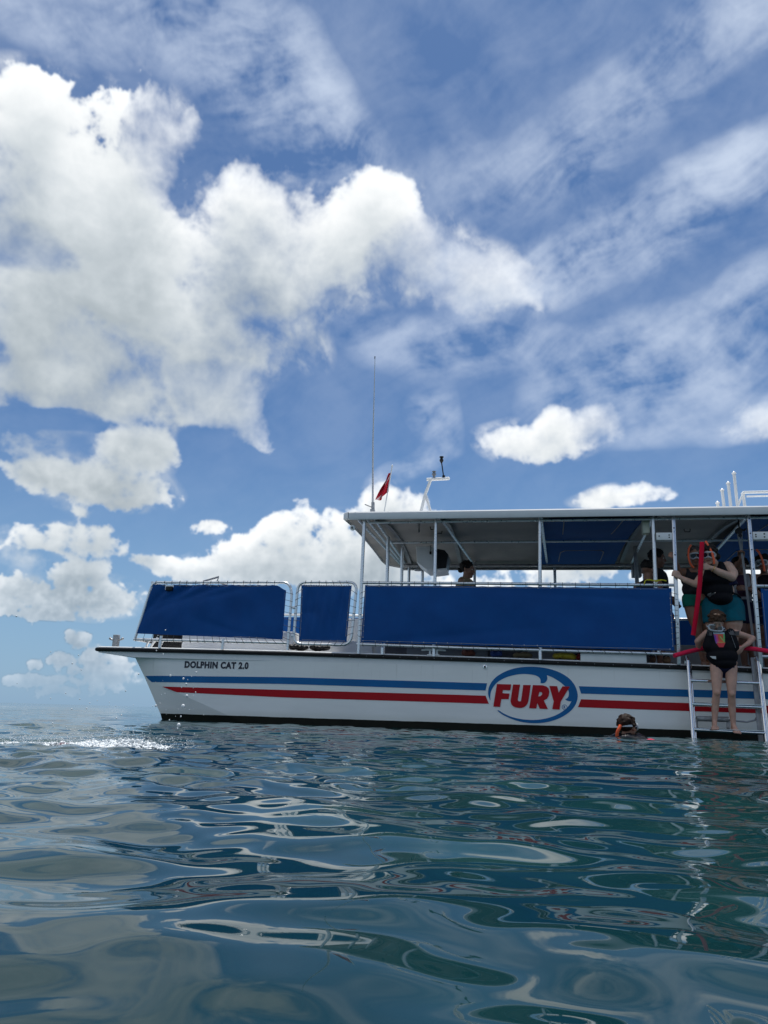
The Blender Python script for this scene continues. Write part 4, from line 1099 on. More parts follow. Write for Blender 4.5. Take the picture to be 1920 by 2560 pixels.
def snorkel(pts, parent, base, r_=.0125):
    b = MB(); P = [Vector(p)-Vector(base) for p in pts]; out = []
    for i in range(len(P)-1):
        for k in range(6):
            t = k/6; p0, p1, p2, p3 = P[max(i-1, 0)], P[i], P[i+1], P[min(i+2, len(P)-1)]
            out.append(p1 + (p2-p0)*(.5*t) + (p0*2-p1*5+p2*4-p3)*(.5*t*t) + (p1*3-p0-p2*3+p3)*(.5*t**3))
    out.append(P[-1]); b.tube(out, r_, 10); return b.build('snorkel', M_ORANGE, parent)
def shaggy(P, ax, z, parent, base, m, n=170, seed=1, zmin=-.03, length=.035, cap=1.05, top=True, ymax=.075, voxel=.008, name='hair', droop=.35):
    f = Fig(base); X, Y, Z_ = ax
    f.ball(P(0, -.020, .042), (.080*z*cap, .098*z*cap, .088*z*cap), ax)
    rs = random.Random(seed)
    for _ in range(n):
        a, e = rs.uniform(0, 2*math.pi), math.asin(rs.uniform(-.35, 1))
        d = (math.cos(e)*math.cos(a), math.cos(e)*math.sin(a), math.sin(e))
        p = (d[0]*.080, -.018+d[1]*.098, .042+d[2]*.088)
        if p[1] > ymax and p[2] < .07: continue
        if p[2] < zmin: continue
        L = length*rs.uniform(.5, 1.3)
        q = (p[0]*(1+.2) + d[0]*L*.5 + rs.uniform(-.01, .01), p[1] + d[1]*L*.5 + rs.uniform(-.01, .015), p[2] + d[2]*L*.6 - L*droop)
        f.limb(P(*p), .017*z, P(*q), .010*z)
    X, Y, Z_ = ax
    return f.grow(name, m, parent, voxel, 7, .5, cut=[(P(0, .060, .010), (Y*1.0 - Z_*.85).normalized()), (P(0, 0, zmin-.02), -Z_)])

# --- the one on the ladder, facing us with head bowed over the vest
BASE = (8.03, -.30, .12)
kid = fig_root('person in a black life vest standing barefoot on the ladder, head bowed', 'person', BASE)
f = Fig(BASE)
hipL, hipR, knL, knR, anL, anR = (8.005, -.26, .945), (8.185, -.26, .945), (7.962, -.335, .605), (8.150, -.335, .592), (7.918, -.285, .225), (8.152, -.285, .195)
f.chain((hipL, .088), ((7.982, -.30, .78), .073), (knL, .052)); f.chain((hipR, .088), ((8.168, -.30, .77), .073), (knR, .052))
f.ball((7.962, -.362, .605), (.040, .034, .046)); f.ball((8.150, -.362, .592), (.040, .034, .046))
f.chain((knL, .048), ((7.945, -.285, .45), .052), (anL, .032)); f.chain((knR, .048), ((8.152, -.285, .44), .052), (anR, .032))
for an, toe, sg in ((anL, (7.890, -.425, .150), 1), (anR, (8.158, -.405, .115), 1)):
    an, toe = V(*an), V(*toe); heel = an + V(0, .03, -.055)
    f.limb(an, .034, heel, .032); f.limb(heel, .030, an.lerp(toe, .7) + V(0, 0, -.014), .034); f.limb(an, .032, an.lerp(toe, .75), .026)
    fw = (toe-an); fw.z *= .6; fw.normalize(); sd = V(1, 0, 0)
    for k, (o_, l_, r_) in enumerate(((-.034, .036, .0095), (-.017, .042, .010), (.0, .044, .0105), (.018, .046, .011), (.038, .050, .0145))):
        o2 = o_ if an.x > 8.05 else -o_
        p = an.lerp(toe, .74) + sd*o2 + V(0, 0, -.016); f.limb(p, .016, p + fw*l_ + V(0, 0, -.012), r_)
f.ball((8.095, -.25, .985), (.150, .105, .115)); f.ball((8.09, -.24, 1.13), (.135, .095, .14)); f.ball((8.095, -.235, 1.30), (.155, .100, .14)); f.limb((7.945, -.22, 1.395), .052, (8.255, -.22, 1.405), .052)
shL, shR = (7.925, -.22, 1.405), (8.275, -.22, 1.415)
f.chain((shL, .052), ((7.805, -.155, 1.300), .040), ((7.835, -.075, 1.215), .034), ((7.885, -.03, 1.185), .026))
f.hand((7.885, -.03, 1.185), (.9, .1, -.1), (.1, -.9, .3), (0, -.1, 1), 45)
f.chain((shR, .052), ((8.42, -.215, 1.375), .042), ((8.515, -.215, 1.345), .038), ((8.43, -.265, 1.265), .034), ((8.360, -.295, 1.225), .025))
f.hand((8.365, -.293, 1.228), (-.62, -.12, -.75), (-.55, .55, .3), (-.6, -.4, .6), 14, spread=9)
nk, hc, fw, up = (8.075, -.25, 1.47), (8.035, -.335, 1.570), (-.10, -.72, -.70), (-.02, -.72, .72)
f.chain((nk, .056), ((8.05, -.29, 1.52), .052))
P, ax = f.head(hc, fw, up, 1.02)
f.grow('body', SK_KID, kid, .0075, 4)
face_bits(P, ax, 1.02, kid, BASE)
shaggy(P, ax, 1.02, kid, BASE, M_HAIRB, 130, 3, zmin=-.045, length=.04, ymax=.085, voxel=.009, droop=.3)
# mask pushed down round the neck
b = MB(); loop = []
c0 = V(8.01, -.372, 1.462) - V(*BASE)
for k in range(30):
    a = 2*math.pi*k/30; loop.append(c0 + V(.088*math.copysign(abs(math.cos(a))**.6, math.cos(a)), -.018*math.cos(a)**2*-1.0, .040*math.copysign(abs(math.sin(a))**.7, math.sin(a)) - .25*.088*math.cos(a)*.5))
b.tube(loop, .012, 8, closed=True); mk = b.build('mask', M_CLEAR, kid)
b = MB()
for sg in (-1, 1): b.add([c0 + V(sg*.042+.030*math.cos(2*math.pi*k/16), -.006, .026*math.sin(2*math.pi*k/16) - sg*.005) for k in range(16)], [tuple(range(16))])
b.build('lens', M_LENS, mk, thick=.003)
b = MB(); b.tube([c0+V(.085, .01, -.012), c0+V(.12, .05, .0), c0+V(.13, .10, -.02), c0+V(.115, .02, -.12)], .010, 8); b.build('strap', M_CLEAR, mk); b = MB(); b.tube([c0+V(-.085, .01, .012), c0+V(-.10, .06, .03), c0+V(-.04, .14, .05)], .010, 8); b.build('strap', M_CLEAR, mk)
# swimsuit bottom
f = Fig(BASE); f.ball((8.095, -.25, .985), (.156, .112, .115)); f.limb((8.02, -.255, .945), .100, (8.17, -.255, .945), .100); f.limb((8.095, -.27, .93), .055, (8.095, -.26, .835), .038)
f.grow('swimsuit', M_NAVY, kid, .009, 4, cut=[((0, 0, 1.04), (0, 0, 1)), ((7.93, 0, .90), (-.75, 0, -.66)), ((8.26, 0, .90), (.75, 0, -.66))])
# vest
f = Fig(BASE)
f.ball((8.075, -.255, 1.33), (.185, .130, .115)); f.ball((8.075, -.265, 1.20), (.212, .150, .15)); f.ball((8.085, -.275, 1.09), (.208, .155, .13)); f.ball((8.095, -.275, 1.00), (.165, .140, .095))
f.limb((7.965, -.29, 1.40), .062, (7.92, -.29, 1.22), .085); f.limb((8.215, -.28, 1.41), .062, (8.23, -.29, 1.22), .085)
vest = f.grow('life_vest', M_VEST, kid, .010, 5)
from mathutils.bvhtree import BVHTree
def drape(o, base, pts, off=.004, d=(0, 1, 0), y0=-1.2):
    """points (u, w) laid on the front of a mesh"""
    bv = BVHTree.FromPolygons([v.co for v in o.data.vertices], [p.vertices for p in o.data.polygons]); out = []
    for u, w in pts:
        h = bv.ray_cast(V(u, y0, w)-Vector(base), V(*d)); p = h[0] if h[0] is not None else V(u, -.4, w)-Vector(base)
        out.append(p - V(*d)*off)
    return out
def patch(o, base, corners, name, m, off, n=5):
    (a, b_, c, d) = corners; g_ = [[(a[0]*(1-s_)*(1-t)+b_[0]*s_*(1-t)+c[0]*s_*t+d[0]*(1-s_)*t, a[1]*(1-s_)*(1-t)+b_[1]*s_*(1-t)+c[1]*s_*t+d[1]*(1-s_)*t) for s_ in np.linspace(0, 1, n)] for t in np.linspace(0, 1, n)]
    b = MB(); pts = drape(o, base, [p for r_ in g_ for p in r_], off); b.grid([pts[i*n:(i+1)*n] for i in range(n)]); return b.build(name, m, o, angle=80)
for nm, cs, col, off in (('crest_field', [(7.975, 1.385), (8.115, 1.385), (8.105, 1.255), (7.99, 1.255)], (.62, .10, .03), .004),
                         ('crest_band', [(7.972, 1.405), (8.118, 1.405), (8.116, 1.382), (7.974, 1.382)], (.35, .50, .55), .005),
                         ('crest_field', [(7.974, 1.382), (8.000, 1.382), (8.006, 1.25), (7.99, 1.25)], (.16, .05, .36), .006),
                         ('crest_field', [(8.000, 1.378), (8.022, 1.378), (8.026, 1.26), (8.006, 1.26)], (.62, .05, .22), .0065),
                         ('crest_stripe', [(8.095, 1.380), (8.116, 1.380), (8.104, 1.262), (8.086, 1.290)], (.12, .45, .14), .006),
                         ('crest_stripe', [(8.04, 1.345), (8.055, 1.350), (8.10, 1.285), (8.088, 1.275)], (.30, .50, .12), .007),
                         ('crest_band', [(7.995, 1.272), (8.10, 1.272), (8.098, 1.262), (7.998, 1.262)], (.55, .35, .08), .0072),
                         ('crest_field', [(7.992, 1.255), (8.104, 1.255), (8.075, 1.200), (8.020, 1.200)], (.62, .035, .045), .0045)):
    patch(vest, BASE, cs, nm, mat('crest_print', col, .6, var=.1), off)
patch(vest, BASE, [(7.905, 1.083), (7.972, 1.078), (7.975, 1.040), (7.935, 1.052)], 'label', mat('label_white', (.75, .75, .75), .6), .004)
patch(vest, BASE, [(7.885, 1.43), (7.965, 1.435), (7.955, 1.36), (7.895, 1.36)], 'shoulder_panel', M_VESTG, .003); patch(vest, BASE, [(8.165, 1.45), (8.30, 1.42), (8.29, 1.365), (8.19, 1.375)], 'shoulder_panel', M_VESTG, .003)
b = MB(); pts = drape(vest, BASE, [(8.205+.004*k, 1.36-.018*k) for k in range(10)], .003); b.tube(pts, .0025, 6); b.build('zip', M_GREYP, vest)
nd = MB(); path = [(7.475, -.225, 1.092), (7.62, -.16, 1.140), (7.79, -.09, 1.186), (7.95, -.07, 1.225), (8.12, -.07, 1.245), (8.25, -.09, 1.240), (8.37, -.16, 1.218), (8.55, -.26, 1.190), (8.85, -.36, 1.120), (9.1, -.40, 1.02)]
def noodle(path, label, m, r_=.030):
    c = Vector(path[0]); P = [Vector(p)-c for p in path]; out = []
    for i in range(len(P)-1):
        for k in range(5):
            t = k/5; p0, p1, p2, p3 = P[max(i-1, 0)], P[i], P[i+1], P[min(i+2, len(P)-1)]
            out.append(p1 + (p2-p0)*(.5*t) + (p0*2-p1*5+p2*4-p3)*(.5*t*t) + (p1*3-p0-p2*3+p3)*(.5*t**3))
    out.append(P[-1]); b = MB(); b.tube(out, r_, 16, caps=False)
    for e, q in ((out[0], out[1]), (out[-1], out[-2])):
        d = (e-q).normalized(); b.lathe([(r_, 0), (r_*.96, .003), (r_*.3, .003), (r_*.28, -.02), (.0005, -.02)], tuple(e), tuple(d), 16)
    o = b.build('pool_noodle', m); o.location = on_boat(*path[0]); o.rotation_euler = (0, 0, BOAT_ROT); return o
NG = 'foam pool noodles held by the swimmers'
tag(noodle(path, 'pink foam noodle passed behind the person on the ladder', M_PINK), 'pink foam noodle passed behind the back of the person on the ladder', 'pool noodle', NG)
tag(noodle([(7.952, -.215, 2.685), (7.930, -.225, 2.50), (7.906, -.225, 2.319), (7.880, -.215, 2.10), (7.843, -.20, 1.868), (7.800, -.175, 1.62), (7.757, -.15, 1.385)], '', M_RED, .032), 'long red foam noodle held upright by the person in teal shorts', 'pool noodle', NG)

# --- the one in teal shorts leaning out with the noodle
BASE = (8.24, .14, gun(8.2)+.02)
wom = fig_root('person in black vest and teal shorts leaning out, gripping an upright red noodle', 'person', BASE)
f = Fig(BASE); z = 1.12
f.chain(((8.13, .16, 1.80), .145), ((8.11, .11, 1.58), .125), ((8.145, .11, 1.40), .075), ((8.15, .16, 1.25), .075), ((8.15, .17, 1.06), .048)); f.chain(((8.38, .18, 1.80), .150), ((8.36, .12, 1.58), .130), ((8.345, .12, 1.40), .078), ((8.33, .17, 1.25), .076), ((8.32, .18, 1.06), .048))
for x in (8.15, 8.32): f.limb((x, .18, 1.03), .042, (x-.01, -.02, 1.02), .034)
f.ball((8.262, .20, 1.86), (.262, .205, .19)); f.ball((8.215, .12, 2.05), (.205, .165, .17)); f.ball((8.19, .04, 2.22), (.205, .150, .17)); f.limb((8.055, .02, 2.345), .068, (8.315, .05, 2.385), .070)
f.chain(((8.335, .04, 2.385), .082), ((8.375, -.02, 2.28), .078), ((8.340, -.10, 2.205), .062), ((8.17, -.17, 2.265), .052), ((8.045, -.205, 2.325), .034))
f.hand((8.04, -.205, 2.328), (-1, -.05, .12), (.05, 1, 0), (0, 0, 1), 62, 1.12)
f.chain(((8.06, .01, 2.345), .070), ((7.95, -.02, 2.22), .060), ((7.86, -.055, 2.115), .050), ((7.73, -.06, 2.17), .044), ((7.655, -.06, 2.215), .031))
f.hand((7.66, -.062, 2.212), (-.75, -.1, .55), (.05, 1, 0), (.5, 0, .8), 55, 1.1)
f.chain(((8.15, .02, 2.41), .070), ((8.09, -.05, 2.47), .062))
P, ax = f.head((8.055, -.095, 2.535), (-.28, -.95, -.28), (-.05, -.25, 1), z*1.03)
f.grow('body', SK_W, wom, .0085, 4); face_bits(P, ax, z, wom, BASE)
h = shaggy(P, ax, z*1.03, wom, BASE, M_HAIRD, 120, 7, zmin=-.075, length=.03, ymax=.06, droop=.5)
f = Fig(BASE); f.ball((8.165, .02, 2.555), (.060, .060, .065)); f.ball((8.205, .03, 2.53), (.045, .045, .05)); f.ball((8.13, .01, 2.50), (.05, .05, .06)); f.grow('hair_bun', M_HAIRD, wom, .008, 3)
dive_mask(P, z, wom, BASE); snorkel([(8.020, -.14, 2.720), (8.045, -.18, 2.64), (8.072, -.22, 2.54), (8.088, -.23, 2.45), (8.090, -.22, 2.375)], wom, BASE, .016)
f = Fig(BASE); f.ball((8.262, .195, 1.86), (.278, .222, .195)); f.chain(((8.13, .16, 1.82), .165), ((8.10, .10, 1.62), .152)); f.chain(((8.385, .18, 1.82), .172), ((8.37, .11, 1.61), .162))
f.grow('shorts', M_TEAL, wom, .011, 5, cut=[((8.25, .15, 2.035), (-.12, 0, 1)), ((8.25, .15, 1.60), (.05, 0, -1))])
f = Fig(BASE); f.ball((8.175, .03, 2.21), (.222, .175, .165)); f.ball((8.185, .07, 2.06), (.212, .185, .17)); f.ball((8.205, .06, 1.93), (.170, .175, .12)); f.limb((8.07, -.02, 2.37), .060, (8.04, -.06, 2.2), .09); f.limb((8.23, .0, 2.40), .058, (8.24, -.05, 2.2), .10)
vst = f.grow('vest', M_VEST, wom, .010, 5, cut=[((8.36, 0, 2.1), (1, 0, .12))])
f = Fig(BASE); f.limb((8.34, .05, 2.16), .088, (8.36, .02, 2.13), .088); f.limb((8.23, .08, 2.15), .15, (8.28, .07, 2.14), .15); f.grow('bikini_band', M_NAVY, wom, .010, 4, cut=[((8.34, 0, 2.175), (-.25, 0, 1)), ((8.34, 0, 2.105), (.25, 0, -1))])
b = MB(); b.tube([V(8.36, -.02, 1.995)-V(*BASE), V(8.44, .05, 1.985)-V(*BASE), V(8.50, .14, 1.95)-V(*BASE)], .014, 8); b.build('waist_strap', M_VEST, wom)
patch(vst, BASE, [(8.020, 1.985), (8.060, 1.995), (8.062, 1.945), (8.026, 1.935)], 'buckle', M_GREYP, .006)
b = MB(); n = 20
c = V(8.075, -.198, 2.312)-V(*BASE); d = V(-1, -.2, .45).normalized(); a_ = d.cross(V(0, 0, 1)).normalized(); e_ = d.cross(a_)
b.tube([c + (a_*math.cos(2*math.pi*k/n) + e_*math.sin(2*math.pi*k/n))*.046 for k in range(n)], .005, 6, closed=True); b.build('bracelet', mat('gold', (.8, .55, .2), .2, metal=1), wom)

# --- the one behind in a grey vest and green shorts
BASE = (8.0, .46, gun(8)+.02)
p2 = fig_root('person in grey vest and green shorts holding the post, orange snorkel beside the face', 'person', BASE)
f = Fig(BASE); z = 1.12
f.chain(((7.90, .52, 1.93), .115), ((7.915, .47, 1.72), .098), ((7.955, .43, 1.50), .062), ((7.975, .44, 1.34), .060), ((7.995, .44, 1.10), .042)); f.chain(((8.02, .55, 1.93), .115), ((8.05, .54, 1.72), .095), ((8.075, .52, 1.50), .062), ((8.085, .54, 1.3), .060), ((8.09, .54, 1.08), .042))
for x, y in ((8.0, .44), (8.09, .54)): f.limb((x, y+.02, 1.04), .038, (x+.015, y-.15, 1.025), .032)
f.ball((7.955, .52, 1.99), (.165, .13, .15)); f.ball((7.955, .50, 2.15), (.150, .12, .16)); f.ball((7.955, .48, 2.29), (.168, .125, .13)); f.limb((7.83, .46, 2.385), .062, (8.07, .47, 2.395), .062)
f.chain(((7.815, .45, 2.385), .064), ((7.735, .36, 2.335), .056), ((7.715, .27, 2.335), .050), ((7.665, .17, 2.43), .042), ((7.635, .09, 2.485), .030)); f.hand((7.638, .095, 2.482), (-.35, -.55, .6), (-.5, .6, .2), (.6, .1, .6), 50, 1.1)
f.chain(((8.08, .46, 2.39), .064), ((8.14, .42, 2.2), .052), ((8.13, .34, 2.05), .046), ((8.08, .28, 2.0), .032)); f.hand((8.08, .28, 2.0), (-.7, -.4, -.2), (0, .8, -.3), (0, -.3, 1), 30, 1.08)
f.chain(((7.965, .46, 2.42), .060), ((7.975, .43, 2.50), .056))
P, ax = f.head((7.99, .41, 2.615), (-.12, -.98, -.20), (0, -.16, 1), z*1.06)
f.grow('body', SK_T, p2, .009, 4); face_bits(P, ax, z*1.06, p2, BASE)
shaggy(P, ax, z*1.06, p2, BASE, M_HAIRG, 40, 5, zmin=.0, length=.006, cap=1.0, ymax=.03, droop=0)
dive_mask(P, z*1.06, p2, BASE); snorkel([(7.925, .35, 2.775), (7.892, .34, 2.72), (7.872, .32, 2.63), (7.872, .30, 2.54), (7.892, .29, 2.46), (7.925, .28, 2.415)], p2, BASE, .015)
f = Fig(BASE); f.ball((7.955, .485, 2.27), (.188, .150, .14)); f.ball((7.955, .50, 2.13), (.178, .150, .15)); f.limb((7.86, .44, 2.39), .052, (7.86, .42, 2.2), .08); f.limb((8.05, .44, 2.40), .052, (8.05, .42, 2.2), .08)
vg = f.grow('vest', M_VESTD, p2, .011, 4, cut=[((0, 0, 2.02), (0, 0, -1))])
f = Fig(BASE); f.ball((7.955, .52, 2.0), (.180, .145, .11)); f.chain(((7.90, .52, 1.98), .130), ((7.905, .50, 1.88), .128)); f.chain(((8.02, .55, 1.98), .130), ((8.03, .54, 1.88), .125)); f.grow('shorts', M_GREEN, p2, .011, 4, cut=[((7.96, 0, 1.875), (.05, 0, -1)), ((7.96, 0, 2.06), (0, 0, 1))])
patch(vg, BASE, [(7.985, 2.37), (8.04, 2.37), (8.03, 2.27), (8.00, 2.30)], 'shirt', M_GREEN, .004)

# --- people further inside
BASE = (8.70, .86, gun(8.7)+.02)
p = fig_root('dark haired person in a plum top reaching up to grip the hoist strap', 'person', BASE); f = Fig(BASE)
f.chain(((8.66, .88, 1.90), .11), ((8.64, .76, 1.56), .075), ((8.66, .82, 1.08), .045)); f.chain(((8.80, .90, 1.90), .11), ((8.78, .78, 1.56), .075), ((8.78, .84, 1.08), .045))
for x in (8.66, 8.78): f.limb((x, .84, 1.035), .038, (x, .66, 1.02), .032)
f.ball((8.72, .90, 1.96), (.16, .13, .15)); f.ball((8.71, .90, 2.15), (.15, .12, .17)); f.ball((8.71, .89, 2.30), (.165, .12, .12)); f.limb((8.60, .86, 2.38), .058, (8.82, .88, 2.38), .058)
f.chain(((8.59, .84, 2.38), .060), ((8.565, .62, 2.42), .052), ((8.60, .47, 2.50), .044), ((8.622, .36, 2.565), .030)); f.hand((8.622, .36, 2.565), (.05, -.15, 1), (-.2, -.9, 0), (-1, 0, .2), 58, 1.08)
f.chain(((8.83, .86, 2.38), .060), ((8.86, .76, 2.2), .050), ((8.80, .62, 2.14), .044), ((8.72, .55, 2.15), .030)); f.hand((8.72, .55, 2.15), (-.9, -.2, .1), (0, .8, -.2), (0, -.2, 1), 35, 1.05)
P, ax = f.head((8.715, .83, 2.56), (-.6, -.8, -.1), (0, 0, 1), 1.08); f.limb((8.71, .87, 2.40), .058, (8.715, .84, 2.50), .054)
f.grow('body', SK_D, p, .0105, 4); face_bits(P, ax, 1.08, p, BASE); shaggy(P, ax, 1.08, p, BASE, M_HAIRD, 90, 9, zmin=-.08, length=.03, voxel=.010)
f = Fig(BASE); f.ball((8.71, .89, 2.28), (.182, .14, .15)); f.ball((8.71, .90, 2.12), (.168, .14, .16)); f.grow('top', M_PURPLE, p, .012, 4); f = Fig(BASE); f.ball((8.72, .90, 1.96), (.178, .15, .13)); f.chain(((8.66, .88, 1.92), .128), ((8.64, .80, 1.70), .11)); f.chain(((8.80, .90, 1.92), .128), ((8.79, .82, 1.70), .11)); f.grow('shorts', M_NAVY, p, .012, 4, cut=[((0, 0, 1.66), (0, 0, -1))])
b = MB()
for x in (8.60, 8.80): b.grid([[V(x+dx, .735+dy, w)-V(*BASE) for dx in (-.022, .022)] for w, dy in ((2.42, .06), (2.3, .0), (2.15, .005), (1.98, .02))])
b.grid([[V(x, .735, w)-V(*BASE) for x in (8.56, 8.70, 8.86)] for w in (2.06, 2.02)]); b.build('harness', M_GREYP, p, thick=.004)

BASE = (9.05, .82, gun(9)+.02)
p = fig_root('person in black vest with a red orange snorkel behind the aft post', 'person', BASE); f = Fig(BASE)
f.chain(((8.98, .84, 1.90), .11), ((8.97, .76, 1.5), .075), ((8.98, .82, 1.06), .045)); f.chain(((9.14, .84, 1.90), .11), ((9.14, .76, 1.5), .075), ((9.14, .82, 1.06), .045))
for x in (8.98, 9.14): f.limb((x, .84, 1.035), .038, (x, .66, 1.02), .032)
f.ball((9.06, .85, 1.96), (.17, .13, .15)); f.ball((9.06, .85, 2.14), (.155, .12, .17)); f.ball((9.06, .84, 2.28), (.175, .125, .12)); f.limb((8.93, .82, 2.36), .06, (9.19, .82, 2.36), .06)
for sx in (-1, 1): f.chain(((9.06+sx*.14, .82, 2.36), .06), ((9.06+sx*.20, .74, 2.15), .052), ((9.06+sx*.12, .62, 2.02), .044), ((9.06+sx*.05, .56, 2.02), .030)); f.hand((9.06+sx*.05, .56, 2.02), (-sx*.9, -.3, 0), (0, .8, -.3), (0, -.2, 1), 35, 1.05)
P, ax = f.head((9.045, .78, 2.575), (-.55, -.82, -.1), (0, 0, 1), 1.10); f.limb((9.06, .83, 2.38), .058, (9.05, .80, 2.48), .054)
f.grow('body', SK_D, p, .0105, 4); face_bits(P, ax, 1.1, p, BASE); shaggy(P, ax, 1.1, p, BASE, M_HAIRD, 110, 12, zmin=-.09, length=.03, voxel=.010)
dive_mask(P, 1.1, p, BASE); snorkel([(8.925, .66, 2.765), (8.96, .65, 2.71), (8.985, .64, 2.62), (9.002, .64, 2.52), (9.008, .65, 2.43)], p, BASE, .016)
f = Fig(BASE); f.ball((9.06, .84, 2.27), (.20, .155, .15)); f.ball((9.06, .85, 2.10), (.185, .155, .17)); f.grow('vest', M_VEST, p, .012, 4); f = Fig(BASE); f.ball((9.06, .85, 1.96), (.185, .15, .14)); f.limb((8.98, .84, 1.9), .125, (8.97, .8, 1.68), .112); f.limb((9.14, .84, 1.9), .125, (9.14, .8, 1.68), .112); f.grow('shorts', M_NAVY, p, .012, 4)

def standing(base, hc, fwd, sk, top, hairm, label, hairargs, sw=.20, z=1.15, torso_w=.17, sleeves=False):
    p = fig_root(label, 'person', base); f = Fig(base); X, Y, Z_ = basis((fwd[0], fwd[1], 0), (0, 0, 1)); B0 = V(*base)
    nk = V(*hc) - V(*fwd)*.035 - V(0, 0, .13*z); hipc = V(B0.x, B0.y, B0.z + (nk.z-B0.z)*.60); ch = nk - V(0, 0, .17)
    for sg in (-1, 1):
        hip = hipc + X*(sg*.10); an = B0 + X*(sg*.11) + V(0, 0, .06); kn = (hip+an)*.5 + Y*.03
        f.chain((hip, .105), (kn, .062), ((kn*.6+an*.4) - Y*.03, .058), (an, .040)); f.limb(an - V(0, 0, .03), .038, an + Y*.16 - V(0, 0, .035), .030)
        sh = nk + X*(sg*sw) - V(0, 0, .075); el = sh + X*(sg*.06) - V(0, 0, .29); wr = el + Y*.2 - V(0, 0, .12) - X*(sg*.03)
        f.chain((sh, .064), (el, .048), (wr, .031)); f.hand(wr, Y*.6 - Z_*.8, -X*sg, Y, 25, 1.08)
    f.ball(hipc + V(0, 0, .04), (.17, .15, .15)); f.limb(hipc + V(0, 0, .1), torso_w*.85, ch, torso_w*.95); f.limb(nk + X*(-sw*.85) - V(0, 0, .07), .06, nk + X*(sw*.85) - V(0, 0, .07), .06); f.limb(nk - V(0, 0, .05), .066, V(*hc) - V(*fwd)*.01 - V(0, 0, .03), .058)
    P, ax = f.head(hc, fwd, (0, 0, 1), z); f.grow('body', sk, p, .011, 4); face_bits(P, ax, z, p, base); shaggy(P, ax, z, p, base, hairm, **hairargs)
    f = Fig(base); f.limb(hipc + V(0, 0, .12), torso_w*1.02, ch, torso_w*1.08); f.limb(nk + X*(-sw*.8) - V(0, 0, .085), .066, nk + X*(sw*.8) - V(0, 0, .085), .066); 
    if sleeves:
        for sg in (-1, 1): sh = nk + X*(sg*sw) - V(0, 0, .075); f.limb(sh - X*(sg*.02), .078, sh + X*(sg*.045) - V(0, 0, .20), .072)
        f.limb(nk + X*(-.10) - V(0, 0, .05), .06, nk + X*.10 - V(0, 0, .05), .06)
    f.grow('shirt' if sleeves else 'vest', top, p, .012, 4)
    f = Fig(base); f.ball(hipc + V(0, 0, .04), (.185, .165, .15))
    for sg in (-1, 1): f.limb(hipc + X*(sg*.10), .118, hipc + X*(sg*.105) - V(0, 0, .28), .095)
    f.grow('shorts', M_NAVY, p, .012, 4)
    return p, P, ax
standing((7.54, 1.06, gun(7.5)+.02), (7.545, 1.0, 2.70), (.95, -.30, -.05), SK_D, M_VESTD, M_HAIRD, 'tall person in dark vest looking aft behind the white post', dict(n=60, seed=21, zmin=-.05, length=.012, voxel=.010, ymax=.05), z=1.2)
standing((7.36, .72, gun(7.3)-.05), (7.348, .70, 2.455), (.72, .66, -.15), SK_T, M_VESTD, M_HAIRD, 'sunburnt person with cropped dark hair, back turned, beside the white post', dict(n=30, seed=22, zmin=.025, length=.008, cap=1.01, voxel=.010, ymax=.06, droop=0), z=1.22, sw=.19)
pC, P, ax = standing((4.50, 1.5, gun(4.5)+.02), (4.527, 1.5, 2.622), (.96, -.25, -.08), SK_T, M_TAN, M_HAIRD, 'person in a tan shirt with dark hair in a bun, facing aft behind the rail', dict(n=50, seed=23, zmin=-.05, length=.012, voxel=.010, ymax=.05), z=1.18, sleeves=True)
f = Fig((4.50, 1.5, gun(4.5)+.02)); f.ball((4.405, 1.53, 2.62), (.05, .05, .05)); f.grow('hair_bun', M_HAIRD, pC, .010, 3)

# --- swimmers in the water
def sea_at(u, v):
    x, y, _ = on_boat(u, v, 0); return float(sea_height(np.array([x]), np.array([y]))[0])
BASE = (6.62, -1.5, 0.0)
p = fig_root('swimmer with wet dark hair, head above water, orange snorkel tip behind the ear', 'person', BASE); f = Fig(BASE)
f.ball((6.62, -1.48, -.16), (.21, .14, .14)); f.limb((6.44, -1.5, -.06), .06, (6.80, -1.44, -.06), .06); f.chain(((6.80, -1.44, -.06), .06), ((6.95, -1.35, -.16), .05), ((6.98, -1.15, -.12), .034)); f.chain(((6.44, -1.5, -.06), .06), ((6.32, -1.38, -.16), .05), ((6.40, -1.2, -.14), .034))
f.hand((6.98, -1.15, -.12), (0, 1, 0), (0, 0, -1), (-1, 0, 0), 15); f.hand((6.40, -1.2, -.14), (.2, 1, 0), (0, 0, -1), (1, 0, 0), 15)
f.ball((6.62, -1.46, -.42), (.17, .12, .25)); f.chain(((6.54, -1.46, -.6), .09), ((6.52, -1.5, -1.0), .06), ((6.52, -1.4, -1.4), .04)); f.chain(((6.70, -1.46, -.6), .09), ((6.72, -1.5, -1.0), .06), ((6.72, -1.4, -1.4), .04))
P, ax = f.head((6.64, -1.47, .130), (.62, .78, .0), (-.05, .02, 1), 1.14); f.limb((6.62, -1.48, -.04), .070, (6.63, -1.475, .05), .062)
f.grow('body', SK_T, p, .009, 4); face_bits(P, ax, 1.14, p, BASE)
shaggy(P, ax, 1.16, p, BASE, M_HAIRW, 70, 31, zmin=-.085, length=.008, voxel=.008, cap=1.05, droop=.9); dive_mask(P, 1.14, p, BASE)
snorkel([(6.545, -1.60, .150), (6.520, -1.615, .105), (6.500, -1.61, .06), (6.50, -1.59, .0)], p, BASE, .020)
b = MB(); rows = []
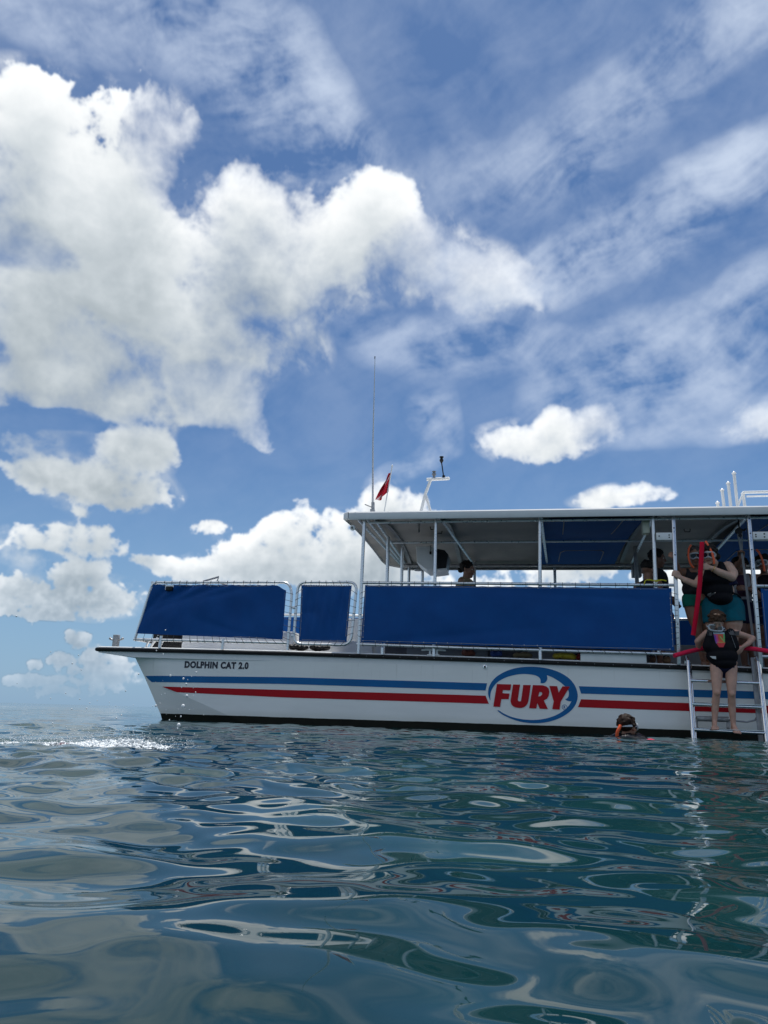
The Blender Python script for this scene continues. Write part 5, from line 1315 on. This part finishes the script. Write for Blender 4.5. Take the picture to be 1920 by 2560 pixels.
for k in range(25):
    a = 2*math.pi*k/24; rr_ = 1 + .12*math.sin(3*a+1); rows.append([V(6.625+.235*rr_*math.cos(a)*q, -1.49+.17*rr_*math.sin(a)*q, h_+.010*math.sin(5*a+q*4)) - V(*BASE) for q, h_ in ((.42, .055), (.55, .060), (.75, .040), (.95, .018), (1.0, -.02), (.9, -.07))])
b.grid(rows); b.build('vest_collar', mat('wet_black_vest', (.010, .010, .012), .12, var=.3, vscale=12, bump=(18, .6)), p, angle=70)
tag(noodle([(6.82, -1.60, -.034), (6.88, -1.62, -.020), (6.94, -1.64, -.038)], '', M_PINK, .028), 'short end of a pink noodle at the surface beside the wet haired swimmer', 'pool noodle', NG)

# prone swimmer half hidden in the foam (own axes: world)
SW = V(-1.50, 3.98, 0)
p = empty('person', (SW.x, SW.y, -.058)); tag(p, 'swimmer lying face down in white splashing foam off the bow, mostly submerged', 'person')
W0 = tuple(SW)
f = Fig(W0)
f.limb((-1.42, 4.02, -.020), .085, (-1.10, 4.05, -.045), .105); f.ball((-1.52, 4.0, -.030), (.12, .11, .085)); f.chain(((-1.56, 4.03, -.04), .075), ((-1.78, 4.04, -.06), .055), ((-1.98, 4.06, -.05), .036)); f.chain(((-1.56, 3.95, -.04), .075), ((-1.76, 3.93, -.04), .055), ((-1.93, 3.92, -.02), .036))
f.chain(((-1.06, 4.12, -.03), .055), ((-.86, 4.18, -.06), .042), ((-.66, 4.14, -.08), .03)); f.chain(((-1.06, 3.98, -.03), .055), ((-.90, 3.86, -.08), .042), ((-.70, 3.88, -.1), .03)); f.hand((-.66, 4.14, -.08), (1, 0, 0), (0, 0, -1), (0, -1, 0), 12); f.hand((-.70, 3.88, -.10), (1, 0, 0), (0, 0, -1), (0, 1, 0), 12)
f.limb((-1.02, 4.05, -.06), .05, (-.94, 4.05, -.10), .05); P, ax = f.head((-.92, 4.05, -.115), (.35, 0, -.94), (.94, 0, .35), 1.0)
f.grow('body', SK_KID, p, .010, 4); shaggy(P, ax, 1.0, p, W0, M_HAIRW, 60, 41, zmin=-.08, length=.02, voxel=.010)
f = Fig(W0); f.ball((-1.52, 4.0, -.030), (.135, .125, .098)); f.limb((-1.55, 4.03, -.04), .088, (-1.66, 4.035, -.05), .075); f.limb((-1.55, 3.95, -.04), .088, (-1.66, 3.94, -.045), .075); f.grow('shorts', mat('coral_shorts', (.40, .10, .09), .6, var=.2), p, .010, 4)
for sx, (x, y, z_) in ((0, (-1.93, 3.92, -.015)), (1, (-1.99, 4.06, -.05))):
    b = MB(); rows = []
    for t in np.linspace(0, 1, 9):
        w_ = .045 + .055*t; rows.append([(x - SW.x + .08 - .30*t, y - SW.y + s_*w_, z_ + .030*math.sin(t*2.6) - .012*abs(s_)) for s_ in (-1, -.5, 0, .5, 1)])
    b.grid(rows); b.build('fin', M_NAVY, p, thick=.012)

# ------------------------------------------------------------------ ladder, hoist, flag, bags
lad = empty('boarding_ladder', on_boat(7.67, -.10, 1.02), BOAT_ROT)
tag(lad, 'polished boarding ladder leaning over the hull into the water', 'ladder')
LB = V(7.67, -.10, 1.02)
def loc(pts): return [Vector(p)-LB for p in pts]
def rungpt(side, w):
    t = (1.03-w)/(1.03+.45); return (7.672-.085*t if side < 0 else 8.578-.085*t, -.11-.40*t, w)
for sd in (-1, 1):
    b = MB(); b.tube(loc([rungpt(sd, 1.035), rungpt(sd, .5), rungpt(sd, 0), rungpt(sd, -.45)]), .026, 14); b.tube(loc([(rungpt(sd, 1.0)[0]+.036, -.075, 1.0)] + [tuple(V(*rungpt(sd, w)) + V(.036, .035, 0)) for w in (.5, 0, -.45)]), .016, 10)
    b.build('stile', M_STEEL, lad)
    b = MB(); p0 = V(*rungpt(sd, 1.035)); b.tube(loc([tuple(p0), tuple(p0+V(-.004, .05, .055)), tuple(p0+V(-.01, .12, .02)), tuple(p0+V(-.01, .13, -.03))]), .022, 12); b.build('top_hook', M_STEEL, lad)
b = MB(); rows = [[V(8.545-.085*t+dx, -.02-.34*t+dy, 1.10-1.5*t)-LB for dx, dy in ((-.03, -.012), (.03, -.012), (.03, .012), (-.03, .012))] for t in np.linspace(0, 1, 4)]
b.grid(rows, close=True); b.build('side_plate', M_DULL, lad, angle=30)
for w, dz in ((.757, -.0), (.440, 0), (.112, 0), (-.2, 0)):
    a, c = V(*rungpt(-1, w+.008)), V(*rungpt(1, w-.010)); b = MB()
    b.tube(loc([tuple(a), tuple(c)]), .021 if w > .5 else .026, 12)
    if w < .5: b.box(tuple(a+V(.02, -.045, .012)-LB), tuple(c+V(-.02, .02, .026)-LB))
    b.build('rung', M_STEEL, lad)
b = MB(); b.tube(loc([(7.66, -.15, .29), (7.73, -.17, .255), (8.12, -.18, .255), (8.35, -.18, .235), (8.46, -.16, .26), (8.53, -.14, .36)]), .012, 10); b.build('safety_line', M_DULL, lad)
b = MB(); n_ = 420; b.tube(loc([(7.72+.40*k/n_, -.185+.030*math.cos(k*.62), .262+.030*math.sin(k*.62)) for k in range(n_)]), .007, 5); sp = b.build('coiled_hose', M_DULL, lad)
b = MB(); b.tube(loc([(7.72, -.16, .25), (7.71, -.17, .15), (7.74, -.22, .10)]), .018, 8); b.tube(loc([(8.12, -.16, .25), (8.11, -.18, .15), (8.10, -.24, .10)]), .022, 8); b.build('hose_bracket', M_DULL, lad)

h0 = on_boat(8.609, .30, 3.10); ho = empty('hoist_strap', h0, BOAT_ROT); tag(ho, 'grey hoist strap hanging from a pulley under the roof by the ladder', 'strap')
HB = V(8.609, .30, 3.10)
def strap(pts, w_=.013):
    b = MB(); rows = []
    for p in pts: q = Vector(p)-HB; rows.append([q+V(-w_, -.003, 0), q+V(w_, -.003, 0), q+V(w_, .003, 0), q+V(-w_, .003, 0)])
    b.grid(rows, close=True); return b
strap([(8.585, .3, 2.95), (8.612, .3, 2.66), (8.620, .3, 2.58), (8.613, .2, 1.93), (8.602, .05, 1.13)], .016).build('webbing', M_GREYP, ho, angle=50)
strap([(8.645, .32, 2.95), (8.628, .32, 2.66), (8.622, .31, 2.57)], .010).build('webbing', M_GREYP, ho, angle=50)
b = MB(); b.tube([(0, 0, .04), (0, 0, -.08)], .012, 8); b.lathe([(.001, -.018), (.05, -.018), (.036, 0), (.05, .018), (.001, .018)], (-.01, 0, -.13), (0, 1, 0), 16); b.tube([(.02, 0, -.10), (.07, .02, -.12), (.10, .03, -.09)], .014, 8); b.lathe([(.001, -.012), (.028, -.012), (.02, 0), (.028, .012), (.001, .012)], (0, 0, -.20), (0, 1, 0), 14); b.build('pulley', M_BLACK, ho)

# dive flag on its staff
fl = empty('diving_flag', on_boat(3.224, .5, 3.36), BOAT_ROT); tag(fl, 'small red diving flag with white stripe hanging on a white staff on the roof', 'flag')
FB = V(3.224, .5, 3.36)
b = MB(); b.tube([V(3.222, .5, 3.35)-FB, V(3.338, .5, 4.17)-FB], .010, 8); b.ball(tuple(V(3.340, .5, 4.185)-FB), (.016, .016, .020)); b.build('flag_staff', M_WHITE, fl)
def flag_pt(s_, t):
    """s_ along the fly from the staff, t down the hoist; hangs in folds"""
    hoist = V(3.328, .5, 4.11).lerp(V(3.282, .5, 3.75), t)
    tip = V(3.275, .5, 4.00).lerp(V(3.070, .5, 3.60), t**.8)
    p = hoist.lerp(tip, s_); p.y += .035*math.sin(s_*9+t*2) + .02*math.sin(s_*17-t*3); p.z -= .05*math.sin(s_*math.pi)*t; p.x -= .010*math.sin(s_*12+t*4)
    return p - FB
b = MB(); NS, NTt = 24, 30; rows = [[flag_pt(i/NS, j/NTt) for i in range(NS+1)] for j in range(NTt+1)]
for j in range(NTt):
    for i in range(NS):
        b.k = 1 if abs((i/NS)*1.0 - (.18 + j/NTt*.62)) < .055 else 0
        b.add([rows[j][i], rows[j][i+1], rows[j+1][i+1], rows[j+1][i]], [(0, 1, 2, 3)])
M_FLAG = mat('red_bunting', (.62, .008, .030), .8, var=.15, vscale=10); M_FLAGW = mat('white_bunting', (.70, .55, .56), .8)
o = b.build('flag_cloth', [M_FLAG, M_FLAGW], fl, angle=180)
bm = bmesh.new(); bm.from_mesh(o.data); bmesh.ops.remove_doubles(bm, verts=bm.verts, dist=1e-5); bm.to_mesh(o.data); bm.free(); o.data.shade_smooth()

def bag(u, v, L, W, H, label, m, seed, extra=None, name='bag', cat='bag', base=None):
    z0 = gun(u)+.015 if base is None else base
    f = Fig((u, v, z0)); rs = random.Random(seed)
    for k in range(9): f.ball((u + (k/8-.5)*(L-.1), v + rs.uniform(-.2, .2)*W, z0 + H*.48 + rs.uniform(-.1, .1)*H), (L*.16, W*.46, H*.46*rs.uniform(.8, 1.08)))
    root = fig_root(label, cat, (u, v, z0), name); f.grow('bag_body', m, root, .012, 9)
    b = MB(); b.tube([(-L*.3, 0, H*.8), (-L*.12, 0, H*1.08), (L*.12, 0, H*1.08), (L*.3, 0, H*.8)], .010, 6); b.build('handle', M_BLACK, root)
    return root
bag(1.99, .24, .32, .22, .10, 'black gear bag slumped below the gap between the first two canvases', M_BLACK, 1)
bag(2.32, .24, .34, .22, .11, 'black gear bag below the small middle canvas', M_BLACK, 2)
bag(6.02, .24, .34, .2, .10, 'yellow dry bag lying under the long canvas', mat('yellow_pvc', (.45, .34, .02), .4), 3)
bag(6.24, .30, .16, .2, .10, 'red dry bag tucked behind the white kick board', mat('red_pvc', (.35, .02, .02), .4), 4)
bag(4.62, .24, .24, .2, .10, 'rust red beach bag under the long canvas near the cleat', mat('rust_fabric', (.16, .045, .03), .8), 5)
bag(5.03, .24, .22, .2, .10, 'royal blue bag under the long canvas above the drain fitting', mat('royal_fabric', (.02, .05, .20), .8), 6)
bag(5.42, .24, .30, .2, .09, 'khaki beach bag under the long canvas over the emblem', mat('khaki_fabric', (.16, .12, .06), .8), 7)
bag(7.26, .24, .14, .2, .10, 'brown bag beside the post aft of the white kick board', mat('brown_fabric', (.10, .045, .025), .8), 8)
bag(7.45, .24, .16, .2, .10, 'tan bag next to the square post by the ladder', mat('tan_canvas', (.22, .12, .06), .8), 9)

# ------------------------------------------------------------------ splash, foam and flying drops off the bow
M_FOAM = mat('sea_foam', (.70, .74, .76), .3, var=.1, vscale=20)
rs = random.Random(8)
def sea_xy(x, y): return float(sea_height(np.array([float(x)]), np.array([float(y)]))[0])
def ico(b, c, r_, sub=0):
    a = [(0,0,1),(.894,0,.447),(.276,.851,.447),(-.724,.526,.447),(-.724,-.526,.447),(.276,-.851,.447),(.724,.526,-.447),(-.276,.851,-.447),(-.894,0,-.447),(-.276,-.851,-.447),(.724,-.526,-.447),(0,0,-1)]
    fs = [(0,1,2),(0,2,3),(0,3,4),(0,4,5),(0,5,1),(1,6,2),(2,7,3),(3,8,4),(4,9,5),(5,10,1),(6,7,2),(7,8,3),(8,9,4),(9,10,5),(10,6,1),(11,7,6),(11,8,7),(11,9,8),(11,10,9),(11,6,10)]
    b.add([(c[0]+x*r_, c[1]+y*r_, c[2]+z*r_) for x, y, z in a], fs)
f = Fig((0, 0, 0)); b = MB()
def ridge(t):                                     # crest of the broken wave from the swimmer's legs towards the bow
    x = -1.90 + .86*t; return x, 4.02 + .05*math.sin(7*t), .004 + .055*math.exp(-((t-.80)/.13)**2) + .030*math.exp(-((t-.60)/.10)**2) + .018*math.exp(-((t-.35)/.2)**2)
for k in range(2400):
    t = rs.random()**.75; x, y, h_ = ridge(t); y += rs.gauss(0, .045); h_ *= math.exp(-((y-4.02)/.08)**2)
    f.ball((x + rs.gauss(0, .01), y, sea_xy(x, y) + h_*rs.uniform(.1, 1) - .003), rs.uniform(.0028, .0070))
foam = f.grow('foam', M_FOAM, None, .003, 1, .4); tag(foam, 'white frothy foam churned up by the swimmer off the bow', None, kind='stuff')
for k in range(1500):
    t = rs.random()*1.35-.2; x, y, h_ = ridge(min(max(t, 0), 1)); x += (t-min(max(t, 0), 1))*.8; y += rs.gauss(0, .10)
    ico(b, (x, y, sea_xy(x, y) + abs(rs.gauss(0, .028)) + h_*1.1*rs.random()), rs.uniform(.0009, .0030))
DROPS = [(-0.947, 4.07, 0.379, 0.006), (-0.966, 3.645, 0.342, 0.006), (-1.025, 4.131, 0.348, 0.007), (-0.979, 4.014, 0.317, 0.007), (-0.881, 3.811, 0.274, 0.004), (-0.876, 3.622, 0.253, 0.008), (-1.032, 4.206, 0.208, 0.013), (-1.099, 3.931, 0.206, 0.007), (-1.013, 4.103, 0.157, 0.005), (-1.048, 4.215, 0.111, 0.013), (-1.024, 4.1, 0.097, 0.005), (-1.107, 4.245, 0.136, 0.004), (-1.074, 3.876, 0.573, 0.004), (-1.19, 4.161, 0.57, 0.003), (-1.093, 3.911, 0.512, 0.004), (-1.217, 4.255, 0.498, 0.004), (-1.167, 4.215, 0.476, 0.005), (-1.172, 3.668, 0.268, 0.004), (-0.922, 3.695, 0.292, 0.003), (-0.893, 3.752, 0.346, 0.003), (-1.037, 4.276, 0.348, 0.003), (-0.99, 3.905, 0.159, 0.002), (-0.958, 4.039, 0.192, 0.003), (-0.924, 3.811, 0.195, 0.002), (-0.992, 3.955, 0.193, 0.002), (-1.044, 3.87, 0.265, 0.003), (-1.175, 3.846, 0.354, 0.003), (-1.313, 4.01, 0.141, 0.005), (-0.985, 4.009, 0.072, 0.004), (-1.67, 4.233, 0.257, 0.004), (-1.533, 4.077, 0.228, 0.004), (-1.542, 4.25, 0.211, 0.004), (-1.537, 4.199, 0.182, 0.005), (-1.651, 4.294, 0.176, 0.005), (-1.301, 4.07, 0.274, 0.003), (-1.214, 3.714, 0.144, 0.003), (-1.351, 4.202, 0.154, 0.005), (-1.764, 4.275, 0.228, 0.004), (-1.628, 4.233, 0.459, 0.004), (-1.564, 3.998, 0.402, 0.005), (-1.553, 4.1, 0.376, 0.004), (-1.766, 3.748, 0.606, 0.005), (-1.759, 4.182, 0.469, 0.004), (-1.222, 4.001, 0.36, 0.005), (-1.475, 3.799, 0.096, 0.003), (-1.475, 3.644, 0.1, 0.004), (-1.705, 4.198, 0.103, 0.005), (-1.88, 4.293, -0.03, 0.005), (-1.224, 3.662, 0.105, 0.004)]
for x, y, z_, r_ in DROPS:
    b.ball((x, y, z_), (r_*.8, r_*.8, r_*.9), 10, 6)
for k in range(60): ico(b, (rs.uniform(-1.9, -.9), rs.uniform(3.7, 4.3), abs(rs.gauss(.10, .12))+.01), rs.uniform(.0010, .0026))
o = b.build('water_drops', M_FOAM, None, angle=180); tag(o, 'spray of water drops flying up in front of the bow', None, kind='stuff')
